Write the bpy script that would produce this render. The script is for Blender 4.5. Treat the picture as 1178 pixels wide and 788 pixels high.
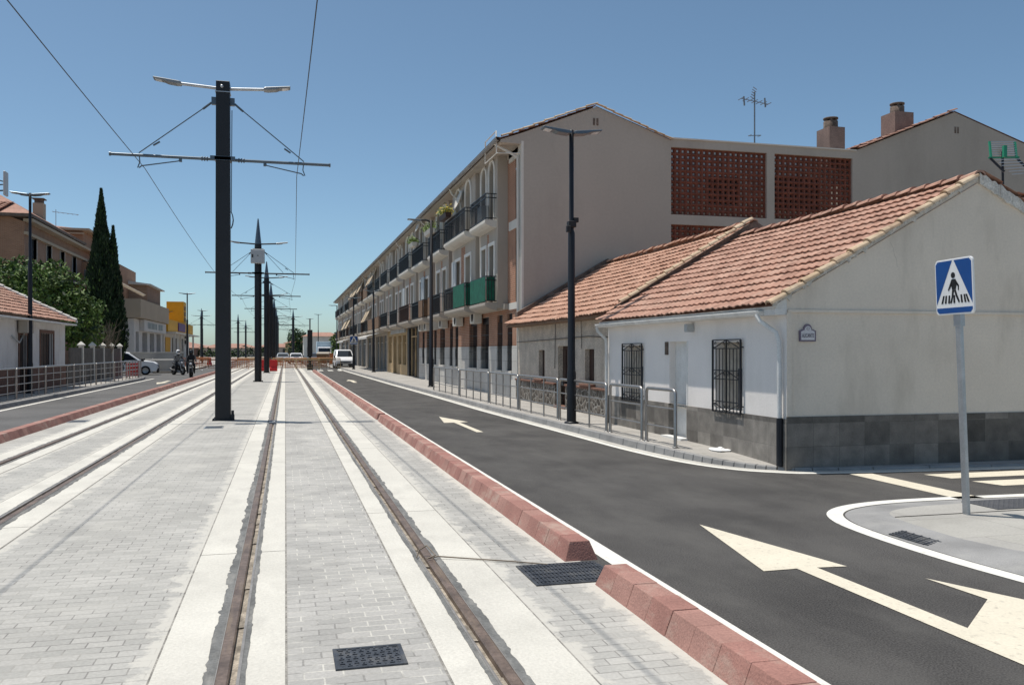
import bpy, bmesh, math, random
from math import sin, cos, pi, radians, atan2, sqrt
from mathutils import Vector, Matrix

random.seed(7)
S = bpy.context.scene
for o in list(bpy.data.objects):
    bpy.data.objects.remove(o)
COL = S.collection

# ------------------------------------------------------------------ camera
cam_d = bpy.data.cameras.new("camera")
cam = bpy.data.objects.new("camera", cam_d)
COL.objects.link(cam)
cam.location = (0, 0, 1.688)
cam.rotation_euler = (radians(90), 0, -math.atan(0.261))
cam_d.sensor_width = 36
cam_d.lens = 1000 / 1178 * 36
cam_d.shift_y = 10 / 1178
cam_d.clip_start = 0.1
cam_d.clip_end = 20000
S.camera = cam

# ------------------------------------------------------------------ light
SUN_DIR = Vector((-0.235, 0.165, 1.0)).normalized()      # towards the sun
el = math.asin(SUN_DIR.z)
W = bpy.data.worlds.new("World")
S.world = W
W.use_nodes = True
nt = W.node_tree
bg = nt.nodes["Background"]
sky = nt.nodes.new("ShaderNodeTexSky")
sky.sky_type = 'NISHITA'
sky.sun_disc = False
sky.sun_elevation = el
sky.sun_rotation = atan2(SUN_DIR.x, SUN_DIR.y)
sky.altitude = 600
sky.air_density = 0.7
sky.dust_density = 1.5
sky.ozone_density = 3.0
wb = nt.nodes.new("ShaderNodeMix")            # white balance of the daylight
wb.data_type = 'RGBA'
wb.blend_type = 'MULTIPLY'
wb.inputs[0].default_value = 1
wb.inputs[7].default_value = (0.98, 1.08, 0.97, 1)
nt.links.new(sky.outputs[0], wb.inputs[6])
nt.links.new(wb.outputs[2], bg.inputs[0])
bg.inputs[1].default_value = 0.132
sd = bpy.data.lights.new("sun", 'SUN')
sd.energy = 4.3
sd.angle = radians(0.5)
sd.color = (1.0, 0.95, 0.87)
sun = bpy.data.objects.new("sun", sd)
COL.objects.link(sun)
sun.rotation_euler = SUN_DIR.to_track_quat('Z', 'Y').to_euler()
sun.location = (0, 0, 60)
S.view_settings.view_transform = 'Standard'
S.view_settings.look = 'None'
S.view_settings.exposure = 0.0
S.view_settings.gamma = 1.0

# ------------------------------------------------------------------ materials
def mat(name, col, rough=0.8, metal=0.0, var=0.12, scale=3.0, fine=0.08, fscale=60.0, bump=0.0, bscale=80.0,
        stain=None, stain_scale=(1, 1, 1), stain_amt=0.0, spec=0.4, stain_lo=.52, stain_w=.2):
    """plain surface with large and fine uneven tone, optional stains and bump"""
    m = bpy.data.materials.new(name)
    m.use_nodes = True
    t = m.node_tree
    p = t.nodes["Principled BSDF"]
    p.inputs["Roughness"].default_value = rough
    p.inputs["Metallic"].default_value = metal
    if "Specular IOR Level" in p.inputs:
        p.inputs["Specular IOR Level"].default_value = spec
    tc = t.nodes.new("ShaderNodeTexCoord")
    src = None
    def noise(sc, det=4):
        n = t.nodes.new("ShaderNodeTexNoise")
        n.inputs["Scale"].default_value = sc
        n.inputs["Detail"].default_value = det
        t.links.new(tc.outputs["Object"], n.inputs["Vector"])
        return n
    def mul(prev, n, amt):
        mr = t.nodes.new("ShaderNodeMapRange")
        mr.inputs[1].default_value = 0.3
        mr.inputs[2].default_value = 0.7
        mr.inputs[3].default_value = 1 - amt
        mr.inputs[4].default_value = 1 + amt
        t.links.new(n.outputs["Fac"], mr.inputs[0])
        mx = t.nodes.new("ShaderNodeMix")
        mx.data_type = 'RGBA'
        mx.blend_type = 'MULTIPLY'
        mx.inputs[0].default_value = 1
        if prev is None:
            mx.inputs[6].default_value = (*col, 1)
        else:
            t.links.new(prev, mx.inputs[6])
        t.links.new(mr.outputs[0], mx.inputs[7])
        return mx.outputs[2]
    if var:
        src = mul(src, noise(scale), var)
    if fine:
        src = mul(src, noise(fscale, 2), fine)
    if stain:
        mp = t.nodes.new("ShaderNodeMapping")
        mp.inputs["Scale"].default_value = stain_scale
        t.links.new(tc.outputs["Object"], mp.inputs[0])
        n = t.nodes.new("ShaderNodeTexNoise")
        n.inputs["Scale"].default_value = 1.0
        n.inputs["Detail"].default_value = 6
        n.inputs["Roughness"].default_value = 0.65
        t.links.new(mp.outputs[0], n.inputs["Vector"])
        mr = t.nodes.new("ShaderNodeMapRange")
        mr.inputs[1].default_value = stain_lo
        mr.inputs[2].default_value = stain_lo + stain_w
        mr.inputs[3].default_value = 0
        mr.inputs[4].default_value = stain_amt
        t.links.new(n.outputs["Fac"], mr.inputs[0])
        mx = t.nodes.new("ShaderNodeMix")
        mx.data_type = 'RGBA'
        t.links.new(mr.outputs[0], mx.inputs[0])
        if src: t.links.new(src, mx.inputs[6])
        else: mx.inputs[6].default_value = (*col, 1)
        mx.inputs[7].default_value = (*stain, 1)
        src = mx.outputs[2]
    if src: t.links.new(src, p.inputs["Base Color"])
    else: p.inputs["Base Color"].default_value = (*col, 1)
    if bump:
        b = t.nodes.new("ShaderNodeBump")
        b.inputs["Strength"].default_value = bump
        b.inputs["Distance"].default_value = 0.02
        t.links.new(noise(bscale, 3).outputs["Fac"], b.inputs["Height"])
        t.links.new(b.outputs[0], p.inputs["Normal"])
    return m

def brickmat(name, c1, c2, mortar, bw, rh, ms=0.006, rough=0.85, axes='xy', offset=0.5, bump=0.4, var=0.12, vscale=1.2,
             dust=None, dust_amt=0.0, dust_scale=1.5, dust_lo=0.5, mortar2=None, edges=None):
    m = bpy.data.materials.new(name)
    m.use_nodes = True
    t = m.node_tree
    p = t.nodes["Principled BSDF"]
    p.inputs["Roughness"].default_value = rough
    p.inputs["Specular IOR Level"].default_value = 0.3
    tc = t.nodes.new("ShaderNodeTexCoord")
    vec = tc.outputs["Object"]
    if axes != 'xy':
        sx = t.nodes.new("ShaderNodeSeparateXYZ")
        cx = t.nodes.new("ShaderNodeCombineXYZ")
        t.links.new(vec, sx.inputs[0])
        t.links.new(sx.outputs["xyz".index(axes[0])], cx.inputs[0])
        t.links.new(sx.outputs["xyz".index(axes[1])], cx.inputs[1])
        bvec = cx.outputs[0]
    else:
        bvec = vec
    b = t.nodes.new("ShaderNodeTexBrick")
    b.offset = offset
    b.inputs["Scale"].default_value = 1
    b.inputs["Brick Width"].default_value = bw
    b.inputs["Row Height"].default_value = rh
    b.inputs["Mortar Size"].default_value = ms
    b.inputs["Mortar Smooth"].default_value = 0.25
    b.inputs["Color1"].default_value = (*c1, 1)
    b.inputs["Color2"].default_value = (*c2, 1)
    b.inputs["Mortar"].default_value = (*mortar, 1)
    # slightly wavy joints
    nz = t.nodes.new("ShaderNodeTexNoise"); nz.inputs["Scale"].default_value = 9
    t.links.new(vec, nz.inputs["Vector"])
    vm = t.nodes.new("ShaderNodeVectorMath"); vm.operation = 'MULTIPLY_ADD'
    vm.inputs[1].default_value = (ms * 1.2,) * 3
    t.links.new(nz.outputs["Color"], vm.inputs[0])
    t.links.new(bvec, vm.inputs[2])
    t.links.new(vm.outputs[0], b.inputs["Vector"])
    if mortar2:
        n2 = t.nodes.new("ShaderNodeTexNoise"); n2.inputs["Scale"].default_value = 2.6; n2.inputs["Detail"].default_value = 5
        t.links.new(vec, n2.inputs["Vector"])
        r2 = t.nodes.new("ShaderNodeMapRange"); r2.inputs[1].default_value = .46; r2.inputs[2].default_value = .56
        t.links.new(n2.outputs["Fac"], r2.inputs[0])
        mm = t.nodes.new("ShaderNodeMix"); mm.data_type = 'RGBA'
        mm.inputs[6].default_value = (*mortar, 1); mm.inputs[7].default_value = (*mortar2, 1)
        t.links.new(r2.outputs[0], mm.inputs[0]); t.links.new(mm.outputs[2], b.inputs["Mortar"])
    src = b.outputs["Color"]
    for sc, am, det in ((vscale, var, 5), (45, 0.10, 3)):
        n = t.nodes.new("ShaderNodeTexNoise"); n.inputs["Scale"].default_value = sc; n.inputs["Detail"].default_value = det
        t.links.new(vec, n.inputs["Vector"])
        mr = t.nodes.new("ShaderNodeMapRange")
        mr.inputs[1].default_value = .3; mr.inputs[2].default_value = .7
        mr.inputs[3].default_value = 1 - am; mr.inputs[4].default_value = 1 + am
        t.links.new(n.outputs["Fac"], mr.inputs[0])
        mx = t.nodes.new("ShaderNodeMix"); mx.data_type = 'RGBA'; mx.blend_type = 'MULTIPLY'; mx.inputs[0].default_value = 1
        t.links.new(src, mx.inputs[6]); t.links.new(mr.outputs[0], mx.inputs[7])
        src = mx.outputs[2]
    if dust:
        n = t.nodes.new("ShaderNodeTexNoise"); n.inputs["Scale"].default_value = dust_scale
        n.inputs["Detail"].default_value = 7; n.inputs["Roughness"].default_value = .62
        t.links.new(vec, n.inputs["Vector"])
        mr = t.nodes.new("ShaderNodeMapRange")
        mr.inputs[1].default_value = dust_lo; mr.inputs[2].default_value = dust_lo + .14
        mr.inputs[4].default_value = dust_amt
        t.links.new(n.outputs["Fac"], mr.inputs[0])
        mx = t.nodes.new("ShaderNodeMix"); mx.data_type = 'RGBA'
        t.links.new(mr.outputs[0], mx.inputs[0]); t.links.new(src, mx.inputs[6]); mx.inputs[7].default_value = (*dust, 1)
        src = mx.outputs[2]
    if edges:
        sx = t.nodes.new("ShaderNodeSeparateXYZ"); t.links.new(vec, sx.inputs[0])
        def mth(op, a, b=None):
            n = t.nodes.new("ShaderNodeMath"); n.operation = op
            for k, q in enumerate((a, b)):
                if q is None: continue
                if isinstance(q, (int, float)): n.inputs[k].default_value = q
                else: t.links.new(q, n.inputs[k])
            return n.outputs[0]
        dmin = None
        for e in edges:
            d = mth('ABSOLUTE', mth('SUBTRACT', sx.outputs[0], e))
            dmin = d if dmin is None else mth('MINIMUM', dmin, d)
        n1 = t.nodes.new("ShaderNodeTexNoise"); n1.inputs["Scale"].default_value = 4; n1.inputs["Detail"].default_value = 8; n1.inputs["Roughness"].default_value = .7
        t.links.new(vec, n1.inputs["Vector"])
        lim = mth('MULTIPLY', mth('MAXIMUM', mth('SUBTRACT', n1.outputs["Fac"], .33), 0.0), .62)
        k = mth('DIVIDE', mth('SUBTRACT', lim, dmin), .05)
        cl = t.nodes.new("ShaderNodeClamp"); t.links.new(k, cl.inputs[0])
        mx = t.nodes.new("ShaderNodeMix"); mx.data_type = 'RGBA'
        t.links.new(mth('MULTIPLY', cl.outputs[0], .8), mx.inputs[0]); t.links.new(src, mx.inputs[6]); mx.inputs[7].default_value = (.56, .535, .48, 1)
        src = mx.outputs[2]
    t.links.new(src, p.inputs["Base Color"])
    if bump:
        bp = t.nodes.new("ShaderNodeBump"); bp.inputs["Strength"].default_value = bump; bp.inputs["Distance"].default_value = .006
        bp.invert = True
        t.links.new(b.outputs["Fac"], bp.inputs["Height"]); t.links.new(bp.outputs[0], p.inputs["Normal"])
    return m

def tilemat(name, stops, cell=(3.2, 3.2, 3.2)):
    """fired clay: colour differs from tile to tile, plus lichen specks"""
    m = bpy.data.materials.new(name); m.use_nodes = True
    t = m.node_tree; p = t.nodes["Principled BSDF"]; p.inputs["Roughness"].default_value = .85
    tc = t.nodes.new("ShaderNodeTexCoord")
    mp = t.nodes.new("ShaderNodeMapping"); mp.inputs["Scale"].default_value = cell
    t.links.new(tc.outputs["Object"], mp.inputs[0])
    v = t.nodes.new("ShaderNodeTexVoronoi"); v.inputs["Scale"].default_value = 1
    t.links.new(mp.outputs[0], v.inputs["Vector"])
    sp = t.nodes.new("ShaderNodeSeparateColor"); t.links.new(v.outputs["Color"], sp.inputs[0])
    cr = t.nodes.new("ShaderNodeValToRGB")
    cr.color_ramp.elements[0].color = (*stops[0], 1); cr.color_ramp.elements[1].color = (*stops[-1], 1)
    for i, s in enumerate(stops[1:-1]):
        e = cr.color_ramp.elements.new((i + 1) / (len(stops) - 1)); e.color = (*s, 1)
    t.links.new(sp.outputs[0], cr.inputs[0])
    n = t.nodes.new("ShaderNodeTexNoise"); n.inputs["Scale"].default_value = 5; n.inputs["Detail"].default_value = 8
    n.inputs["Roughness"].default_value = .7
    t.links.new(tc.outputs["Object"], n.inputs["Vector"])
    mr = t.nodes.new("ShaderNodeMapRange"); mr.inputs[1].default_value = .3; mr.inputs[2].default_value = .7
    mr.inputs[3].default_value = .7; mr.inputs[4].default_value = 1.3
    t.links.new(n.outputs["Fac"], mr.inputs[0])
    mx = t.nodes.new("ShaderNodeMix"); mx.data_type = 'RGBA'; mx.blend_type = 'MULTIPLY'; mx.inputs[0].default_value = 1
    t.links.new(cr.outputs[0], mx.inputs[6]); t.links.new(mr.outputs[0], mx.inputs[7])
    t.links.new(mx.outputs[2], p.inputs["Base Color"])
    return m

M = {}
M['asphalt'] = mat('asphalt', (.073, .069, .066), .9, var=.22, scale=.7, fine=.5, fscale=85, bump=.45, bscale=110, stain=(.122, .116, .108), stain_scale=(1.6, .7, 1), stain_amt=.6, spec=.25, stain_lo=.42, stain_w=.28)
M['asphalt_old'] = mat('asphalt_old', (.115, .112, .11), .9, var=.2, scale=.5, fine=.35, fscale=80, bump=.4, bscale=150)
M['paver'] = brickmat('paver', (.44, .425, .395), (.365, .355, .33), (.23, .22, .205), .2, .1, .005, dust=(.52, .50, .455), dust_amt=.5, dust_scale=.9, dust_lo=.54, mortar2=(.36, .345, .315), var=.11, vscale=.8, edges=(-4.5, -3.8, -3.06, -2.36, -.67, 1.54, 2.17))
M['paver_mid'] = brickmat('paver_mid', (.42, .405, .38), (.345, .335, .315), (.54, .52, .47), .2, .1, .006, dust=(.55, .53, .48), dust_amt=.65, dust_scale=.9, dust_lo=.56, mortar2=(.26, .25, .235), var=.12, vscale=.8)
M['band'] = mat('band', (.60, .575, .515), .85, var=.08, scale=1.2, fine=.07, fscale=50, bump=.25, bscale=60, stain=(.44, .42, .38), stain_scale=(2.2, 1.2, 1), stain_amt=.6)
M['mortar_seam'] = mat('mortar_seam', (.53, .505, .455), .9, var=.15, scale=6, fine=.15, fscale=30, bump=.6, bscale=40)
M['joint'] = mat('joint', (.27, .255, .23), .95, var=.4, scale=8, fine=.3, fscale=60)
M['sealant'] = mat('sealant', (.145, .145, .14), .85, var=.25, scale=5, fine=.2, fscale=60, stain=(.34, .325, .30), stain_scale=(9, 2.0, 1), stain_amt=.6, stain_lo=.48)
M['rail_steel'] = mat('rail_steel', (.175, .13, .105), .5, metal=.3, var=.3, scale=4, fine=.2, fscale=40, stain=(.28, .21, .145), stain_scale=(14, 1.2, 1), stain_amt=.8)
M['rail_lip'] = mat('rail_lip', (.30, .28, .26), .5, metal=.4, var=.2, scale=6)
M['groove_dirt'] = mat('groove_dirt', (.31, .27, .22), .95, var=.4, scale=9, fine=.3, fscale=70, stain=(.10, .085, .07), stain_scale=(10, 3, 1), stain_amt=.8)
M['red_kerb'] = mat('red_kerb', (.33, .165, .135), .85, var=.16, scale=2.2, fine=.14, fscale=70, bump=.3, bscale=70, stain=(.44, .33, .27), stain_scale=(3.5, 2.2, 5), stain_amt=.85)
M['line_white'] = mat('line_white', (.74, .72, .66), .75, var=.06, scale=3, fine=.05, fscale=40, stain=(.30, .28, .26), stain_scale=(14, 9, 3), stain_amt=.5, stain_lo=.57, stain_w=.12)
M['line_cream'] = mat('line_cream', (.67, .61, .49), .75, var=.06, scale=2, fine=.06, fscale=60, stain=(.30, .27, .23), stain_scale=(16, 16, 2), stain_amt=.55, stain_lo=.56, stain_w=.12)
M['pavement'] = brickmat('pavement', (.40, .38, .35), (.36, .34, .315), (.22, .21, .19), .6, .4, .006, dust=(.30, .285, .26), dust_amt=.5, dust_scale=.8, dust_lo=.54, bump=.3)
M['kerb_stone'] = mat('kerb_stone', (.27, .265, .26), .85, var=.18, scale=2, fine=.12, fscale=120, bump=.2, stain=(.36, .35, .33), stain_scale=(3, 3, 3), stain_amt=.6)
M['gutter'] = mat('gutter', (.48, .46, .42), .9, var=.15, scale=2, fine=.1, fscale=60)
M['ground'] = mat('ground', (.30, .25, .19), .95, var=.2, scale=.05, fine=.15, fscale=2)
M['island'] = brickmat('island', (.39, .375, .34), (.37, .355, .33), (.24, .23, .21), 1.2, .8, .005, dust=(.30, .285, .26), dust_amt=.6, dust_scale=1.1, dust_lo=.52, bump=.2)
M['cast_iron'] = mat('cast_iron', (.075, .082, .095), .55, metal=.5, var=.25, scale=8, fine=.25, fscale=90, stain=(.22, .2, .17), stain_scale=(7, 7, 7), stain_amt=.5)
M['tactile'] = mat('tactile', (.07, .072, .08), .7, var=.15, scale=6)
M['pole'] = mat('pole', (.012, .013, .017), .45, var=.15, scale=3, fine=.05)
M['pole_tip'] = mat('pole_tip', (.10, .13, .16), .35, metal=.4, var=.1)
M['galv'] = mat('galv', (.42, .44, .46), .42, metal=.75, var=.12, scale=6, fine=.08, fscale=90)
M['steel'] = mat('steel', (.40, .385, .37), .38, metal=.85, var=.12, scale=8)
M['grey_box'] = mat('grey_box', (.45, .47, .48), .5, var=.06)
M['lamp_grey'] = mat('lamp_grey', (.22, .235, .25), .4, metal=.4, var=.06)
M['wire'] = mat('wire', (.045, .05, .055), .5, metal=.3, var=0, fine=0)
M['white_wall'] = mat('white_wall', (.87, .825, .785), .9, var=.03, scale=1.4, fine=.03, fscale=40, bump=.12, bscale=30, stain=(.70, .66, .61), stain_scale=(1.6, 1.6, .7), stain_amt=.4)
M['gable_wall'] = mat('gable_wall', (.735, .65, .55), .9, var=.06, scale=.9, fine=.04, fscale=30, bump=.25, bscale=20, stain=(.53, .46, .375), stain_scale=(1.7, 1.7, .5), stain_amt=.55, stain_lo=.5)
M['white_paint'] = mat('white_paint', (.76, .75, .72), .75, var=.08, scale=4, stain=(.5, .47, .42), stain_scale=(4, 4, 2), stain_amt=.5)
M['wainscot'] = brickmat('wainscot', (.29, .265, .235), (.11, .10, .09), (.21, .195, .175), .45, .33, .005, axes='yz', offset=0, bump=.3, var=.22, vscale=5)
M['wainscot_x'] = brickmat('wainscot_x', (.235, .21, .185), (.085, .077, .068), (.15, .138, .12), .42, .335, .005, axes='xz', offset=0, bump=.3, var=.22, vscale=5)
M['tile'] = tilemat('tile', [(.32, .17, .12), (.42, .235, .17), (.36, .195, .14), (.45, .275, .205), (.39, .215, .155)])
M['tile_old'] = tilemat('tile_old', [(.36, .19, .125), (.46, .265, .185), (.40, .215, .145), (.49, .30, .215)])
M['tile_far'] = tilemat('tile_far', [(.30, .16, .115), (.38, .21, .155), (.34, .185, .135)], (1.5, 1.5, 1.5))
M['verge_tile'] = tilemat('verge_tile', [(.46, .335, .215), (.56, .44, .31), (.50, .37, .25), (.38, .26, .17)])
M['mortar_lumps'] = mat('mortar_lumps', (.62, .59, .54), .95, var=.2, scale=6, fine=.2, fscale=40, bump=.6, bscale=25)
M['party'] = mat('party', (.14, .105, .085), .95, var=.35, scale=4, fine=.3, fscale=25, bump=.6, bscale=20, stain=(.26, .22, .19), stain_scale=(3, 3, 3), stain_amt=.7)
M['roughcast'] = mat('roughcast', (.56, .49, .41), .95, var=.16, scale=3, fine=.3, fscale=28, bump=1.0, bscale=34, stain=(.42, .36, .29), stain_scale=(2, 2, .8), stain_amt=.5)
M['brick_ledge'] = mat('brick_ledge', (.20, .105, .075), .9, var=.25, scale=12)
M['dark_wood'] = mat('dark_wood', (.045, .022, .016), .5, var=.25, scale=6)
M['dark'] = mat('dark', (.012, .012, .014), .4, var=.1)
M['glass_dark'] = mat('glass_dark', (.02, .024, .03), .08, var=.1, spec=.6)
M['glass_grey'] = mat('glass_grey', (.075, .085, .095), .12, var=.15, scale=1.5, spec=.6)
M['curtain'] = mat('curtain', (.46, .41, .34), .9, var=.2, scale=8)
M['iron'] = mat('iron', (.012, .014, .02), .45, var=.1)
M['cream'] = mat('cream', (.44, .395, .34), .9, var=.06, scale=.7, fine=.03, fscale=20, stain=(.33, .295, .25), stain_scale=(.8, .8, .3), stain_amt=.45)
M['cream_white'] = mat('cream_white', (.66, .63, .57), .85, var=.06, scale=1, stain=(.48, .44, .38), stain_scale=(1.5, 1.5, .6), stain_amt=.4)
M['end_wall'] = mat('end_wall', (.425, .38, .33), .92, var=.07, scale=.3, fine=.03, fscale=12, bump=.1, bscale=15, stain=(.31, .275, .235), stain_scale=(.55, .55, .2), stain_amt=.45, stain_lo=.5)
M['facade_brick'] = brickmat('facade_brick', (.42, .19, .11), (.35, .15, .085), (.42, .35, .28), .25, .07, .01, axes='yz', bump=.3)
M['stone_white'] = brickmat('stone_white', (.60, .58, .54), (.53, .51, .475), (.32, .31, .29), .9, .45, .008, axes='yz', offset=.5, bump=.3)
M['lattice'] = mat('lattice', (.17, .058, .038), .9, var=.25, scale=5, fine=.2, fscale=25)
M['patio'] = mat('patio', (.72, .66, .57), .9, var=.1)
M['tan_stone'] = mat('tan_stone', (.50, .36, .20), .85, var=.15, scale=2)
M['green_cover'] = mat('green_cover', (.008, .115, .07), .7, var=.3, scale=5)
M['surround'] = mat('surround', (.80, .78, .73), .8, var=.05)
M['crack'] = mat('crack', (.44, .39, .325), .95, var=.2, scale=9)
M['chimney'] = mat('chimney', (.235, .165, .14), .9, var=.15, scale=3, fine=.15, fscale=20)
M['red_kerb_b'] = mat('red_kerb_b', (.36, .195, .16), .85, var=.16, scale=2.6, fine=.14, fscale=70, bump=.3, bscale=70, stain=(.45, .35, .29), stain_scale=(4, 2.5, 5), stain_amt=.85)
M['red_kerb_c'] = mat('red_kerb_c', (.295, .14, .115), .85, var=.18, scale=2.0, fine=.14, fscale=70, bump=.3, bscale=70, stain=(.42, .29, .24), stain_scale=(3, 3, 6), stain_amt=.8)
M['blind'] = mat('blind', (.50, .47, .42), .8, var=.1)
M['rust_rail'] = mat('rust_rail', (.05, .028, .022), .6, var=.2)
M['wood_cover'] = mat('wood_cover', (.20, .12, .07), .8, var=.25, scale=8)
M['awning'] = mat('awning', (.50, .40, .28), .85, var=.15, scale=2)
M['awning_white'] = mat('awning_white', (.68, .66, .62), .8, var=.1, scale=2)
M['blue_sign'] = mat('blue_sign', (.006, .072, .28), .35, var=.05, fine=.03)
M['sign_white'] = mat('sign_white', (.80, .80, .80), .4, var=.02, fine=0)
M['black'] = mat('black', (.01, .01, .011), .5, var=0, fine=0)
M['plaque'] = mat('plaque', (.60, .58, .60), .35, var=.08, scale=20)
M['plaque_edge'] = mat('plaque_edge', (.17, .14, .19), .4, var=.2, scale=40)
M['plaque_ink'] = mat('plaque_ink', (.035, .03, .06), .4, var=0)
M['yellow'] = mat('yellow', (.72, .44, .02), .5, var=.1)
M['orange'] = mat('orange', (.50, .17, .06), .6, var=.2)
M['ochre'] = mat('ochre', (.50, .36, .19), .6, var=.15)
M['red_plastic'] = mat('red_plastic', (.58, .025, .025), .45, var=.12)
M['car_white'] = mat('car_white', (.78, .78, .79), .3, var=.03, fine=0, spec=.6)
M['car_silver'] = mat('car_silver', (.42, .43, .45), .3, metal=.5, var=.03, fine=0)
M['car_grey'] = mat('car_grey', (.10, .11, .13), .3, metal=.3, var=.03, fine=0)
M['car_glass'] = mat('car_glass', (.012, .015, .02), .06, var=0, fine=0, spec=.7)
M['tyre'] = mat('tyre', (.014, .014, .015), .85, var=.1)
M['rim'] = mat('rim', (.36, .37, .38), .35, metal=.7, var=.05)
M['plastic_black'] = mat('plastic_black', (.018, .018, .02), .6, var=.05)
M['headlight'] = mat('headlight', (.62, .64, .66), .1, var=.05, spec=.8)
M['plate'] = mat('plate', (.75, .75, .72), .5, var=0)
M['cloth_dark'] = mat('cloth_dark', (.022, .024, .03), .85, var=.2, scale=8)
M['skin'] = mat('skin', (.45, .27, .19), .6, var=.05)
M['light_blue'] = mat('light_blue', (.50, .62, .70), .5, var=.06)
M['brown_brick'] = brickmat('brown_brick', (.27, .145, .09), (.22, .115, .072), (.32, .25, .19), .25, .07, .01, axes='yz', bump=.2)
M['brown_brick_x'] = brickmat('brown_brick_x', (.33, .175, .105), (.27, .14, .085), (.36, .27, .2), .25, .07, .01, axes='xz', bump=.2)
M['left_white'] = mat('left_white', (.66, .65, .64), .9, var=.06, scale=1.5, stain=(.42, .38, .34), stain_scale=(2, 2, .7), stain_amt=.6)
M['left_brick'] = mat('left_brick', (.17, .095, .07), .85, var=.2, scale=6, fine=.2, fscale=30)
M['garden_panel'] = mat('garden_panel', (.115, .105, .095), .9, var=.2, scale=3)
M['shop_beige'] = mat('shop_beige', (.40, .325, .24), .9, var=.06, scale=.5)
M['shop_white'] = mat('shop_white', (.56, .55, .53), .85, var=.06)
M['shop_yellow'] = mat('shop_yellow', (.58, .31, .02), .7, var=.08)
M['shop_purple'] = mat('shop_purple', (.10, .03, .13), .6, var=.1)
M['concrete'] = mat('concrete', (.40, .385, .36), .9, var=.15, scale=1, fine=.1)
M['leaf_dark'] = mat('leaf_dark', (.018, .040, .015), .7, var=.45, scale=1.4, fine=.3, fscale=9)
M['leaf_mid'] = mat('leaf_mid', (.078, .14, .028), .65, var=.5, scale=1.1, fine=.35, fscale=7)
M['leaf_light'] = mat('leaf_light', (.125, .19, .04), .65, var=.4, scale=1.1, fine=.3, fscale=7)
M['bark'] = mat('bark', (.10, .075, .055), .9, var=.3, scale=4)
M['dry_twig'] = mat('dry_twig', (.22, .18, .14), .9, var=.2)
M['hill'] = mat('hill', (.34, .26, .22), .95, var=.2, scale=.004, fine=.2, fscale=.02)
M['flower_y'] = mat('flower_y', (.50, .36, .04), .7, var=.4, scale=9)
M['antenna_green'] = mat('antenna_green', (.02, .23, .13), .5, var=.1)
M['rag'] = mat('rag', (.78, .78, .78), .8, var=.08, scale=10)
M['dish'] = mat('dish', (.66, .62, .55), .6, var=.08)

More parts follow.
